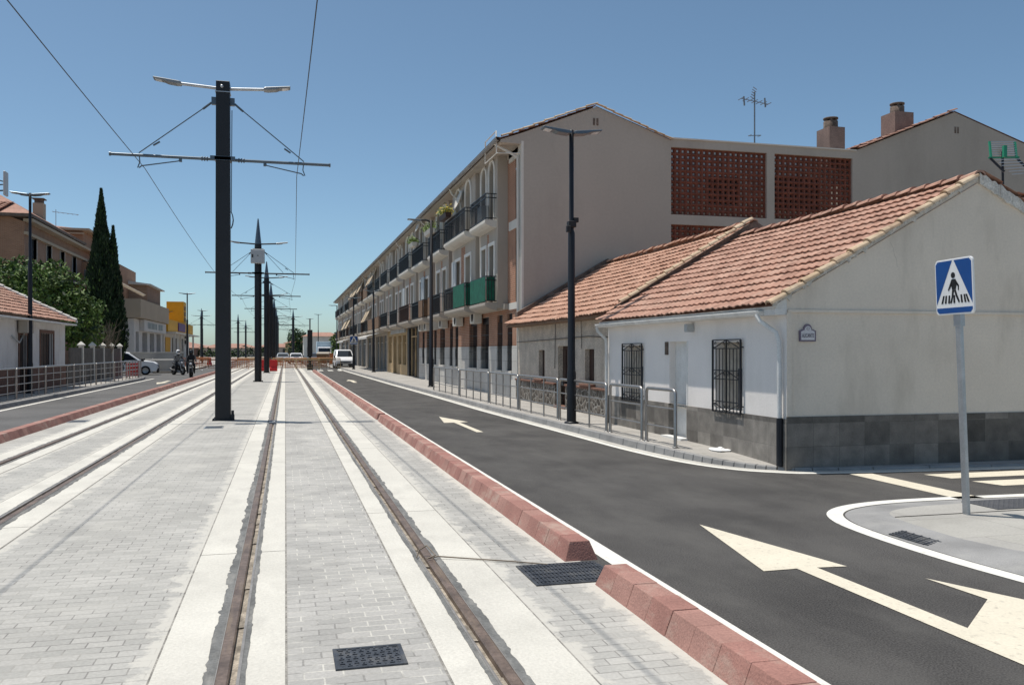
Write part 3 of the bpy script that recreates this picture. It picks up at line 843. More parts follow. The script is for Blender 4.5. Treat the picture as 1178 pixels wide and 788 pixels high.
mb.poly([(6.85, y0, 2.24), (13.6, y0, 2.24), (13.6, y0, 2.46), (xA, y0, 4.30), (6.85, y0, 2.51)])
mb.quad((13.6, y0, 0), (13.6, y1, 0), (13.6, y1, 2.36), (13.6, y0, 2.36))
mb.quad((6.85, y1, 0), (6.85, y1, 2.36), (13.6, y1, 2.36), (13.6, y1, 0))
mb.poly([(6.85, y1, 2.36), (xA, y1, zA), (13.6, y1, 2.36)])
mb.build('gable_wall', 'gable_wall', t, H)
mb = MB(); mb.box(6.86, 13.6, y0 - .028, y0 - .002, 2.235, 2.275); mb.box(6.835, 6.91, y0 - .028, y0 - .022, .77, 2.23)
mb.build('moulding', 'gable_wall', t, H)
mb_c = []
for pts in ([(8.55, 3.28), (8.60, 3.20), (8.62, 3.10), (8.66, 3.02), (8.67, 2.92)],):
    mb = MB()
    for (xa, za), (xb_, zb_) in zip(pts, pts[1:]):
        w_ = .0025; mb.quad((xa - w_, y0 - .0015, za), (xb_ - w_, y0 - .0015, zb_), (xb_ + w_, y0 - .0015, zb_), (xa + w_, y0 - .0015, za))
    mb.build('crack', 'crack', t, H)
# roof
slope = Vector((xA - 6.60, 0, 4.30 - 2.36)); SL = slope.length
mb = MB(); tile_roof(mb, (6.60, y0 - .05, 2.36), (0, 1, 0), y1 - y0 + .04, slope, SL, 14, .19, roll=.02, step=.036, jit=.007, sag=.03)
rear = Vector((-(xR + .35 - xA), 0, 4.30 - 2.16))
mb2 = MB()
mb.quad((6.62, y0 - .02, 2.32), (6.62, y1, 2.32), (xA, y1, 4.22), (xA, y0 - .02, 4.22))
roof = mb.build('roof', 'tile', t, H)
mb = MB(); tile_roof(mb, (xR + .4, y0 - .05, 2.24), (0, 1, 0), y1 - y0 + .04, rear, rear.length, 12, .43, roll=.026, step=.042, res=4)
mb.build('roof', 'tile', t, H)
mb = MB(); half_tiles(mb, (6.55, y0 - .01, 2.335), (xA - .05, y0 - .01, 4.30), 13, .085)
mb.build('verge_tile', 'verge_tile', roof, H)
mb = MB()
n = 90; lowr = []; upr = []
for i in range(n + 1):
    f = i / n; x = 6.62 + (xA - 6.62) * f; z = 2.375 + (4.325 - 2.375) * f
    lowr.append((x, z - .045 - abs(random.gauss(0, .018)) - (.05 if random.random() < .06 else 0))); upr.append((x, z + .03))
for i in range(n):
    e = .012 + random.uniform(0, .012)
    mb.prism([(lowr[i][0], y0 - .002, lowr[i][1]), (lowr[i + 1][0], y0 - .002, lowr[i + 1][1]), (upr[i + 1][0], y0 - .002, upr[i + 1][1]), (upr[i][0], y0 - .002, upr[i][1])], (0, -e, 0))
n = 70; a_ = [(xA + .02 + (13.8 - xA - .02) * i / n) for i in range(n + 1)]
lo_ = [4.33 - .515 * (x - xA) - .10 - abs(random.gauss(0, .02)) for x in a_]; hi_ = [4.33 - .515 * max(0, x - xA) + .055 + random.gauss(0, .014) for x in a_]
for i in range(n):
    e = .03 + random.uniform(0, .02)
    mb.prism([(a_[i], y0 + .07, lo_[i]), (a_[i + 1], y0 + .07, lo_[i + 1]), (a_[i + 1], y0 + .07, hi_[i + 1]), (a_[i], y0 + .07, hi_[i])], (0, -.07 - e, 0))
mb.build('mortar_verge', 'mortar_lumps', roof, H)
mb = MB(); half_tiles(mb, (xA, y0 - .06, 4.31), (xA, y1, 4.31), 20, .10, jit=.012)
mb.build('ridge_tile', 'tile', roof, H)
# gutter, eave board, pipes
mb = MB(); mb.box(6.665, 6.85, y0 + .0, y1, 2.20, 2.29); mb.prism([(6.64, y0 - .0, 2.292), (6.852, y0 - .0, 2.292), (6.852, y0 - .0, 2.445), (6.64, y0 - .0, 2.325)], (0, y1 - y0, 0)); mb.build('eave_board', 'white_paint', t, H)
mb = MB(); pr = [(6.635 + .055 * cos(a), 2.265 + .065 * sin(a)) for a in [pi + pi * k / 8 for k in range(9)]]
for i in range(8):
    mb.quad((pr[i][0], y0 + .3, pr[i][1]), (pr[i][0], y1 + .1, pr[i][1]), (pr[i + 1][0], y1 + .1, pr[i + 1][1]), (pr[i + 1][0], y0 + .3, pr[i + 1][1]))
mb.poly([(x, y0 + .3, z) for x, z in pr]); mb.bar((6.578, y0 + .3, 2.266), (6.578, y1 + .1, 2.266), .014, .02); mb.bar((6.692, y0 + .3, 2.266), (6.692, y1 + .1, 2.266), .014, .02)
mb.build('gutter', 'white_paint', t, H)
pp = downpipe('downpipe', [(6.60, 11.28, 2.21), (6.62, 11.22, 2.12), (6.76, 11.02, 1.95), (6.79, 10.985, 1.80), (6.79, 10.98, .74)], .035, t, H)
downpipe('pipe_foot', [(6.79, 10.98, .74), (6.79, 10.98, .06)], .045, pp, H, 'iron')
downpipe('downpipe', [(6.60, 17.95, 2.21), (6.62, 17.93, 2.12), (6.78, 17.86, 1.95), (6.79, 17.85, 1.80), (6.79, 17.85, .1)], .035, t, H)
mb = MB(); mb.box(6.70, 6.85, 13.75, 13.85, 2.02, 2.16); mb.build('junction_box', 'grey_box', t, H, bevel=.01)
# windows with wrought iron grilles
for (a, b, c, d) in WIN[:2]:
    ya, yb = y0 + a, y0 + b
    mb = MB(); mb.box(6.985, 7.02, ya, yb, c, d); w = mb.build('window', 'curtain', t, H)
    mb = MB(); mb.box(6.972, 6.984, ya + .02, ya + (yb - ya) * .42, c + .04, d - .42); mb.box(6.97, 6.984, ya + .05, ya + (yb - ya) * .2, c + .04, d - .5)
    mb.build('pane', 'glass_grey', w, H)
    mb = MB()
    e = .03; xg = 6.80
    ya2, yb2, c2, d2 = ya - e, yb + e, c - .04, d + .04
    for yy in (ya2, yb2): mb.bar((xg, yy, c2), (xg, yy, d2), .026)
    for zz in (c2, c2 + .17, (c2 + d2) / 2 - .05, (c2 + d2) / 2 + .09, d2 - .14, d2): mb.bar((xg, ya2, zz), (xg, yb2, zz), .016)
    nb = 8
    for k in range(1, nb):
        yy = ya2 + (yb2 - ya2) * k / nb; th = .02 if k == 4 else .011
        mb.bar((xg, yy, c2), (xg, yy, d2 - (.14 if k != 4 else 0)), th)
    def scroll(cy, cz, r, sg):
        pts = [(xg, cy + sg * r * (1 - .09 * k) * cos(k * .62), cz + r * (1 - .09 * k) * sin(k * .62)) for k in range(10)]
        mb.tube(pts, .007, 5)
    mid = (ya2 + yb2) / 2; w_ = (yb2 - ya2) / 2
    for zz, sg2 in ((d2 - .07, 1), ((c2 + d2) / 2 + .02, 1), (c2 + .085, -1)):
        for sg in (-1, 1):
            scroll(mid + sg * w_ * .16, zz, .034, sg); scroll(mid + sg * w_ * .82, zz + .01, .034, -sg)
            mb.bar((xg, mid + sg * w_ * .1, zz + .055 * sg2), (xg, mid + sg * w_ * .86, zz - .055 * sg2), .012)
    for yy in (ya2, yb2):
        for zz in (c2 + .12, d2 - .12): mb.bar((xg, yy, zz), (6.86, yy, zz), .02)
    mb.build('window_grille', 'iron', w, H)
mb = MB(); mb.box(6.97, 7.0, 14.02, 14.76, .12, 1.86); mb.box(6.955, 6.97, 14.08, 14.45, .9, 1.78); mb.box(6.955, 6.97, 14.08, 14.45, .2, .8)
dr = mb.build('door', 'white_paint', t, H)
mb = MB(); mb.box(6.93, 6.955, 14.12, 14.15, 1.0, 1.1); mb.build('handle', 'steel', dr, H)
mb = MB(); mb.box(6.84, 6.99, 14.0, 14.045, .1, 1.86); mb.box(6.70, 6.86, 13.98, 14.8, .1, .155); mb.build('door_frame', 'white_paint', t, H)
mb = MB(); mb.box(6.828, 6.85, 14.80, 14.92, 1.62, 1.86); mb.build('number_plate', 'party', t, H)
# ceramic street name plaque on the gable
P = (7.17, y0 - .0305, 1.93)
pl = MB()
def plq(w, h, top):
    pts = [(-w, -h), (w, -h), (w, h * .45), (w * .82, h * .52), (w * .62, h * .66)]
    pts += [(w * .5 * cos(a), h * .66 + top * sin(a)) for a in [pi * k / 8 for k in range(0, 9)]]
    pts += [(-w * .62, h * .66), (-w * .82, h * .52), (-w, h * .45)]
    return pts
pl.prism([(P[0] + a, P[2] + 0 * a and 0 or P[1] + .03, P[2] + b) for a, b in plq(.13, .105, .075)], (0, -.028, 0))
pq = pl.build('street_plaque', 'plaque_edge', t, H)
mb = MB(); mb.prism([(P[0] + a, P[1] + .004, P[2] + b) for a, b in plq(.108, .082, .06)], (0, -.004, 0)); mb.build('plaque_face', 'plaque', pq, H)
text_mesh("ALICANTE", .08, 'lettering', 'plaque_ink', pq, (P[0] - H[0], P[1] - .002 - H[1], P[2] - .022), (radians(90), 0, 0), .001, .19)
text_mesh("C/", .05, 'lettering', 'plaque_ink', pq, (P[0] - H[0], P[1] - .002 - H[1], P[2] + .072), (radians(90), 0, 0), .001)
mb = MB(); mb.box(P[0] - .1, P[0] + .1, P[1] - .003, P[1], P[2] - .078, P[2] - .07); mb.build('plaque_line', 'sign_white', pq, H)

# ---- small roughcast house behind it
H = (7.4, 17.9, 0)
t = thing('old_house', 'small old roughcast house with rubble stone base and dark door, beside the white house', 'house', H)
y0, y1 = 17.93, 27.55
mb = MB()
OW = [(20.30 - y0, 20.98 - y0, .88, 1.74), (24.55 - y0, 25.15 - y0, .88, 1.72), (22.38 - y0, 23.25 - y0, .12, 1.83)]
wall(mb, (7.4, y0, 0), (0, 1, 0), (-1, 0, 0), (0, y1 - y0, .75, 2.75), [(a, b, max(c, .75), d) for a, b, c, d in OW], .18)
mb.build('wall', 'roughcast', t, H)
# rubble base: individual bumps of stone
m = bpy.data.materials.new('rubble'); m.use_nodes = True
tt = m.node_tree; p = tt.nodes["Principled BSDF"]; p.inputs["Roughness"].default_value = .9
tc = tt.nodes.new("ShaderNodeTexCoord"); vo = tt.nodes.new("ShaderNodeTexVoronoi"); vo.feature = 'DISTANCE_TO_EDGE'; vo.inputs["Scale"].default_value = 5
vc = tt.nodes.new("ShaderNodeTexVoronoi"); vc.inputs["Scale"].default_value = 5
tt.links.new(tc.outputs["Object"], vo.inputs["Vector"]); tt.links.new(tc.outputs["Object"], vc.inputs["Vector"])
r1 = tt.nodes.new("ShaderNodeValToRGB"); r1.color_ramp.elements[0].position = .03; r1.color_ramp.elements[0].color = (.34, .32, .29, 1); r1.color_ramp.elements[1].position = .07; r1.color_ramp.elements[1].color = (1, 1, 1, 1)
tt.links.new(vo.outputs["Distance"], r1.inputs[0])
hs = tt.nodes.new("ShaderNodeSeparateColor"); tt.links.new(vc.outputs["Color"], hs.inputs[0])
r2 = tt.nodes.new("ShaderNodeValToRGB"); r2.color_ramp.elements[0].color = (.055, .045, .036, 1); r2.color_ramp.elements[1].color = (.17, .145, .12, 1)
tt.links.new(hs.outputs[0], r2.inputs[0])
gt = tt.nodes.new("ShaderNodeMath"); gt.operation = 'GREATER_THAN'; gt.inputs[1].default_value = .05
tt.links.new(vo.outputs["Distance"], gt.inputs[0])
mx = tt.nodes.new("ShaderNodeMix"); mx.data_type = 'RGBA'; mx.inputs[6].default_value = (.33, .31, .28, 1)
tt.links.new(gt.outputs[0], mx.inputs[0]); tt.links.new(r2.outputs[0], mx.inputs[7]); tt.links.new(mx.outputs[2], p.inputs["Base Color"])
bp = tt.nodes.new("ShaderNodeBump"); bp.inputs["Strength"].default_value = 1; bp.inputs["Distance"].default_value = .05
tt.links.new(vo.outputs["Distance"], bp.inputs["Height"]); tt.links.new(bp.outputs[0], p.inputs["Normal"])
M['rubble'] = m
mb = MB()
for a, b in ((0, 22.36 - y0), (23.27 - y0, y1 - y0)): mb.box(7.32, 7.42, y0 + a, y0 + b, 0, .74)
mb.build('stone_base', 'rubble', t, H)
mb = MB()
for a, b in ((0, 22.34 - y0), (23.29 - y0, y1 - y0)): mb.box(7.28, 7.42, y0 + a, y0 + b, .745, .80)
mb.build('brick_ledge', 'brick_ledge', t, H, bevel=.01)
for (a, b, c, d) in OW[:2]:
    mb = MB(); mb.box(7.52, 7.56, y0 + a, y0 + b, c, d); mb.box(7.50, 7.52, y0 + (a + b) / 2 - .02, y0 + (a + b) / 2 + .02, c, d)
    w = mb.build('window', 'dark_wood', t, H)
    mb = MB(); mb.box(7.26, 7.5, y0 + a - .1, y0 + b + .1, c - .075, c - .01); mb.build('window_sill', 'brick_ledge', w, H, bevel=.01)
a, b, c, d = OW[2]
mb = MB(); mb.box(7.55, 7.58, y0 + a, y0 + b, .12, d); mb.box(7.53, 7.55, y0 + a + .38, y0 + a + .42, .12, d); mb.box(7.53, 7.55, y0 + b - .3, y0 + b - .05, .3, d - .1)
mb.build('door', 'dark_wood', t, H)
mb = MB(); mb.box(7.28, 7.5, y0 + a - .05, y0 + b + .05, .1, .19); mb.build('doorstep', 'brick_ledge', t, H)
mb = MB(); mb.box(7.35, 7.42, y0 - .03, y0 + .28, 0, 2.6); mb.build('corner_strip', 'white_paint', t, H)
xR2, zR2 = 10.45, 4.62
slope = Vector((xR2 - 6.98, 0, zR2 - 2.57)); mb = MB()
tile_roof(mb, (6.98, y0 + .0, 2.57), (0, 1, 0), y1 - y0, slope, slope.length, 13, .20, roll=.022, step=.04, jit=.012, sag=.05)
mb.quad((6.98, y0, 2.52), (6.98, y1, 2.52), (xR2, y1, zR2 - .03), (xR2, y0, zR2 - .03))
rf = mb.build('roof', 'tile_old', t, H)
mb = MB(); tile_roof(mb, (14.2, y0, 2.45), (0, 1, 0), y1 - y0, (xR2 - 14.2, 0, zR2 - 2.45), sqrt((xR2 - 14.2) ** 2 + (zR2 - 2.45) ** 2), 10, .44, roll=.028, step=.045, res=4)
mb.build('roof', 'tile_old', t, H)
mb = MB(); half_tiles(mb, (xR2, y0, zR2 + .03), (xR2, y1, zR2 + .03), 26, .10, jit=.015); mb.build('ridge_tile', 'tile_old', rf, H)
mb = MB(); half_tiles(mb, (7.15, y0 - .02, 2.74), (xR2 - .1, y0 - .02, zR2 + .08), 15, .09, jit=.016); mb.build('verge_tile', 'verge_tile', rf, H)
mb = MB(); mb.poly([(6.92, y0 - .025, 2.38), (7.0, y0 - .025, 2.66), (xR2, y0 - .025, zR2 + .06), (14.2, y0 - .025, 2.5), (14.2, y0 - .025, 0), (7.42, y0 - .025, 0), (7.42, y0 - .025, 2.3)][::-1])
mb.prism([(6.95, y0 - .025, 2.42), (7.05, y0 - .025, 2.68), (xR2, y0 - .025, zR2 + .06), (xR2, y0 - .025, zR2 - .2)], (0, .14, 0))
mb.build('party_wall', 'party', t, H)
mb = MB(); mb.prism([(7.3, y1 - .28, 2.80), (xR2, y1 - .28, zR2 + .04), (xR2, y1 - .28, zR2 + .16), (7.3, y1 - .28, 2.95)], (0, .27, 0)); mb.build('abutment_flashing', 'party', t, H)
mb = MB(); mb.box(7.0, 7.42, y0, y1, 2.46, 2.53); mb.build('eave_board', 'wood_cover', t, H)
mb = MB(); mb.tube([(7.36, y1, 1.98), (7.36, 20.6, 2.06), (7.36, 19.2, 2.02), (7.36, 18.4, 2.25)], .012, 5); mb.tube([(7.37, 21.2, 2.46), (7.37, 21.15, 1.75)], .008, 5); mb.tube([(7.37, 23.4, 2.46), (7.37, 23.45, 1.2)], .01, 5)
mb.build('facade_cable', 'wire', t, H)

# ---- apartment block
H = (7.55, 27.6, 0)
YB0 = 27.6; XF = 7.55
t = thing('apartment_block', 'long three storey cream and brick apartment block with balconies and lattice panels', 'apartment block', H)
def part(mb, name, m, parent=None, **k): return mb.build(name, m, parent or t, H, **k)
YE = 127.0
# end wall facing the camera
mb = MB()
zc = 8.87
mb.poly([(XF, YB0, -.1), (12.87, YB0, -.1), (12.87, YB0, 8.95), (10.14, YB0, 9.91), (XF, YB0, zc), (6.82, YB0, 8.61), (6.82, YB0, 8.52), (XF, YB0, 8.50)])
mb.poly([(20.22, YB0, -.1), (32, YB0, -.1), (32, YB0, 8.4), (24.51, YB0, 10.72), (20.22, YB0, 9.03)])
mb.box(12.87, 20.22, YB0, YB0 + .3, -.1, 3.2)
mb.box(12.87, 20.22, YB0, YB0 + .3, 6.06, 6.40)
mb.box(12.87, 20.22, YB0, YB0 + .3, 8.72, 9.0)
mb.box(16.56, 16.87, YB0, YB0 + .3, 3.2, 6.06); mb.box(16.56, 16.87, YB0, YB0 + .3, 6.40, 8.72)
mb.box(20.06, 20.22, YB0, YB0 + .3, 3.2, 6.06); mb.box(20.06, 20.22, YB0, YB0 + .3, 6.40, 8.72)
mb.quad((12.87, YB0, 0), (12.87, YE, 0), (12.87, YE, 8.95), (12.87, YB0, 8.95))
mb.quad((20.22, YE, 0), (20.22, YB0, 0), (20.22, YB0, 9.03), (20.22, YE, 9.03))
mb.quad((32, YB0, 0), (32, YE, 0), (32, YE, 8.4), (32, YB0, 8.4))
part(mb, 'end_wall', 'end_wall')
mb = MB(); mb.box(12.87, 20.22, YB0 - .04, YB0 + .34, 9.0, 9.045); part(mb, 'coping', 'cream_white')
mb = MB(); mb.quad((20.2, YB0 + 2, 2), (12.88, YB0 + 2, 2), (12.88, YB0 + 2, 9.5), (20.2, YB0 + 2, 9.5)); mb.poly([(12.9, YB0 + .4, 3.1), (20.1, YB0 + .4, 3.1), (20.1, YB0 + 2, 3.1), (12.9, YB0 + 2, 3.1)])
part(mb, 'patio_wall', 'patio')
mb = MB()
for x0, x1, z0, z1 in ((14.9, 16.1, 6.95, 7.95), (17.5, 19.4, 6.8, 8.1), (14.9, 16.1, 3.8, 5.0)):
    mb = MB(); mb.box(x0, x1, YB0 + 1.1, YB0 + 1.2, z0 + .1, z1 + .1); w = part(mb, 'patio_window', 'dark')
# lattice panels
for x0, x1, z0, z1, nx, nz in ((12.87, 16.56, 6.40, 8.72, 18, 12), (16.87, 20.06, 6.40, 8.72, 15, 12), (12.87, 16.56, 3.2, 6.06, 18, 15), (16.87, 20.06, 3.2, 6.06, 15, 15)):
    mb = MB(); cw = (x1 - x0) / nx; ch = (z1 - z0) / nz; ya, yb = YB0 + .09, YB0 + .19
    for i in range(nx):
        for j in range(nz):
            cx = x0 + (i + .5) * cw; cz = z0 + (j + .5) * ch; a, b = cw / 2, ch / 2
            O = [(cx - a, cz - b), (cx + a, cz - b), (cx + a, cz + b), (cx - a, cz + b)]
            k = .44
            I = [(cx - a * k, cz - b * k), (cx + a * k, cz - b * k), (cx + a * k, cz + b * k), (cx - a * k, cz + b * k)]
            F = .86
            Fm = [(cx - a * F, cz - b * F), (cx + a * F, cz - b * F), (cx + a * F, cz + b * F), (cx - a * F, cz + b * F)]
            v = [(x, ya, z) for x, z in O] + [(x, ya, z) for x, z in Fm] + [(x, ya + .05, z) for x, z in I] + [(x, yb, z) for x, z in I]
            f = [(q, (q + 1) % 4, 4 + (q + 1) % 4, 4 + q) for q in range(4)] + [(4 + q, 4 + (q + 1) % 4, 8 + (q + 1) % 4, 8 + q) for q in range(4)] + [(8 + q, 8 + (q + 1) % 4, 12 + (q + 1) % 4, 12 + q) for q in range(4)]
            mb.add(v, f)
    part(mb, 'lattice_panel', 'lattice')
for vx in (10.11, 24.6):
    zz = 9.40 if vx < 15 else 10.05
    for s_ in (-.09, .03):
        mb = MB(); mb.box(vx + s_, vx + s_ + .07, YB0 - .012, YB0 + .0, zz - .12, zz + .12); part(mb, 'vent', 'party')
# street facade: base, brick, windows. base wall with window openings
G = []   # ground floor openings  (y0,y1,z0,z1)
for a, b in ((28.95, 29.65), (30.35, 31.15), (32.5, 33.9), (34.6, 36.2), (38.6, 39.3), (39.9, 40.7), (42.0, 43.4), (44.4, 45.2), (46.4, 47.6), (48.4, 49.2)):
    G.append((a - YB0, b - YB0, 1.0, 3.0))
G.append((51.2 - YB0, 54.6 - YB0, .13, 3.1))
TAN = [(56.0, 57.6), (58.4, 60.0), (61.0, 62.6), (63.8, 65.6)]
for a, b in TAN: G.append((a - YB0, b - YB0, .13 if a > 60.5 and a < 63 else .8, 2.75))
SH = [(67.2, 69.5), (69.8, 72.2), (72.5, 75.0), (76, 79), (79.5, 83), (85, 89), (90, 94), (96, 100), (102, 107), (109, 114), (116, 122)]
for a, b in SH: G.append((a - YB0, b - YB0, .2, 2.9))
mb = MB()
wall(mb, (XF, YB0, 0), (0, 1, 0), (-1, 0, 0), (0, 50.4 - YB0, -.1, 1.87), [(a, b, c, 1.87) for a, b, c, d in G if a < 22], .25)
part(mb, 'stone_base', 'stone_white')
mb = MB()
wall(mb, (XF + .02, YB0, 0), (0, 1, 0), (-1, 0, 0), (0, 50.4 - YB0, 1.87, 3.15), [(a, b, 1.87, d) for a, b, c, d in G if a < 22], .25)
part(mb, 'brick_wall', 'facade_brick')
mb = MB()
wall(mb, (XF, YB0, 0), (0, 1, 0), (-1, 0, 0), (50.4 - YB0, 55.4 - YB0, -.1, 3.15), [g for g in G if 23 < g[0] < 25], .3)
part(mb, 'entrance_wall', 'pole')
mb = MB()
wall(mb, (XF, YB0, 0), (0, 1, 0), (-1, 0, 0), (55.4 - YB0, 66.5 - YB0, -.1, 3.15), [g for g in G if 28 < g[0] < 38], .3)
part(mb, 'shop_front', 'tan_stone')
mb = MB()
wall(mb, (XF, YB0, 0), (0, 1, 0), (-1, 0, 0), (66.5 - YB0, YE - YB0, -.1, 3.15), [g for g in G if g[0] > 39], .3)
part(mb, 'shop_front', 'cream')
for g in G:
    mb = MB(); mb.box(XF + .2, XF + .24, YB0 + g[0], YB0 + g[1], g[2], g[3]); w = part(mb, 'window' if g[2] > .5 else 'shop_door', 'glass_dark')
    if g[0] < 22:
        mb = MB(); mb.box(XF + .1, XF + .2, YB0 + g[0], YB0 + g[1], g[3] - .25, g[3])
        for k in range(1, 3): mb.box(XF + .02, XF + .05, YB0 + g[0], YB0 + g[1], g[2] + k * .65, g[2] + k * .65 + .02)
        for k in range(6): 
            yy = YB0 + g[0] + (k + .5) * (g[1] - g[0]) / 6; mb.box(XF + .03, XF + .045, yy - .008, yy + .008, g[2], g[3] - .26)
        mb.build('window_bars', 'iron', w, H)
        mb = MB(); mb.box(XF - .05, XF + .2, YB0 + g[0] - .05, YB0 + g[1] + .05, g[2] - .08, g[2] - .003); mb.build('window_sill', 'cream_white', w, H)
    else:
        mb = MB(); n = max(1, int((g[1] - g[0]) / 1.2))
        for k in range(n + 1):
            yy = YB0 + g[0] + k * (g[1] - g[0]) / n; mb.box(XF + .13, XF + .197, yy - .04, yy + .04, g[2], g[3])
        mb.box(XF + .13, XF + .197, YB0 + g[0], YB0 + g[1], g[3] - .55, g[3] - .47)
        mb.build('window_frame', 'galv' if g[0] > 39 else 'tan_stone', w, H)
# upper facade plane
mb = MB(); mb.quad((XF + .02, YE, 3.15), (XF + .02, YB0 + .9, 3.15), (XF + .02, YB0 + .9, 8.7), (XF + .02, YE, 8.7)); part(mb, 'upper_wall', 'facade_brick')
mb = MB(); mb.box(XF - .03, XF + .05, YB0 - .004, YB0 + .42, 0, 8.6); mb.box(XF - .02, XF + .05, YB0 + .42, YB0 + 1.7, 5.85, 6.15); mb.box(XF - .02, XF + .05, YB0 + .42, YB0 + 1.7, 3.12, 3.35); mb.box(XF - .02, XF + .05, YB0 + .42, YB0 + 1.7, 8.2, 8.6); part(mb, 'corner_pilaster', 'cream_white')
mb = MB(); mb.box(XF - .16, XF + .02, YB0 + 1.75, YE, 3.16, 3.34); part(mb, 'string_course', 'cream')
mb = MB(); mb.quad((XF - .02, YE, 8.35), (XF - .02, YB0 + .42, 8.35), (XF - .02, YB0 + .42, 8.72), (XF - .02, YE, 8.72)); part(mb, 'frieze', 'cream')
# roofs
mb = MB(); sl = Vector((10.14 - 6.80, 0, 9.95 - 8.62)); tile_roof(mb, (6.80, YB0 - .04, 8.62), (0, 1, 0), 28, sl, sl.length, 10, .3, roll=.02, step=.03, res=4)
tile_roof(mb, (6.80, YB0 + 27.88, 8.62), (0, 1, 0), YE - YB0 - 27.6, sl, sl.length, 5, 1.2, roll=.04, step=.05, res=3)
mb.quad((12.95, YE, 8.95), (12.95, YB0, 8.95), (10.14, YB0, 9.93), (10.14, YE, 9.93))
rf = part(mb, 'roof', 'tile_far')
mb = MB(); mb.box(6.82, XF + .1, YB0 + .01, YE, 8.52, 8.59); mb.build('soffit', 'cream', rf, H)
mb = MB(); half_tiles(mb, (6.85, YB0 - .03, 8.70), (10.14, YB0 - .03, 10.0), 9, .07); half_tiles(mb, (12.9, YB0 - .05, 8.96), (10.14, YB0 - .05, 9.98), 9, .06); mb.build('verge_tile', 'verge_tile', rf, H)
mb = MB(); tile_roof(mb, (20.0, YB0 - .05, 9.03), (0, 1, 0), 20, (4.51, 0, 1.72), 4.83, 12, .45, roll=.03, step=.04, res=4); mb.quad((32, YB0 + 30, 8.45), (32, YB0 - .02, 8.45), (24.51, YB0 - .02, 10.76), (24.51, YB0 + 30, 10.76))
rf2 = part(mb, 'roof', 'tile_far')
mb = MB(); half_tiles(mb, (20.3, YB0 - .05, 9.1), (24.51, YB0 - .05, 10.80), 13, .08); mb.build('verge_tile', 'tile_far', rf2, H)
mb = MB(); pr = [(6.74 + .08 * cos(a), 8.68 + .11 * sin(a)) for a in [pi + pi * k / 6 for k in range(7)]]
for i in range(6): mb.quad((pr[i][0], YB0, pr[i][1]), (pr[i][0], YE, pr[i][1]), (pr[i + 1][0], YE, pr[i + 1][1]), (pr[i + 1][0], YB0, pr[i + 1][1]))
mb.quad((6.82, YB0, 8.68), (6.82, YE, 8.68), (6.66, YE, 8.69), (6.66, YB0, 8.69)); part(mb, 'gutter', 'kerb_stone')
mb = MB(); mb.tube([(6.76, YB0 + .6, 8.60), (7.45, YB0 + .2, 8.1), (7.46, YB0 + .18, .2)], .05, 8); part(mb, 'downpipe', 'cream_white')
for yy in (36.5, 45, 55, 66, 80):
    mb = MB(); mb.tube([(6.78, yy, 8.58), (6.9, yy, 8.35), (7.5, yy - .1, 7.9), (7.52, yy - .1, 3.2)], .045, 6); part(mb, 'downpipe', 'cream_white')
mb = MB(); mb.tube([(6.76, YB0 + .3, 8.2), (6.74, YB0 + .3, 8.95), (6.74, YB0 + 1.9, 8.95), (6.74, YB0 + 1.9, 8.2)], .022, 5); mb.tube([(7.5, YB0 + .05, 8.2), (6.74, YB0 + .2, 8.2), (6.74, YB0 + 1.9, 8.2)], .02, 5); part(mb, 'roof_bracket', 'cream_white')
for x0, x1, zb, zt in ((19.35, 20.0, 9.0, 9.95), (22.16, 22.98, 9.8, 10.7)):
    mb = MB(); mb.box(x0, x1, YB0 + .35, YB0 + 1.15, zb - .5, zt); c = mb.build('chimney', 'chimney', rf2, H)
    mb = MB(); cx = (x0 + x1) / 2; cy = YB0 + .75
    mb.lathe([(.26, zt), (.26, zt + .28), (.20, zt + .3)], (cx, cy, 0), 14); mb.lathe([(.0, zt + .36), (.27, zt + .36), (.27, zt + .41), (0, zt + .43)], (cx, cy, 0), 14)
    for k in range(6): a = k * pi / 3; mb.box(cx + .2 * cos(a) - .03, cx + .2 * cos(a) + .03, cy + .2 * sin(a) - .03, cy + .2 * sin(a) + .03, zt + .28, zt + .37)
    o = mb.build('chimney', 'party', rf2, H)
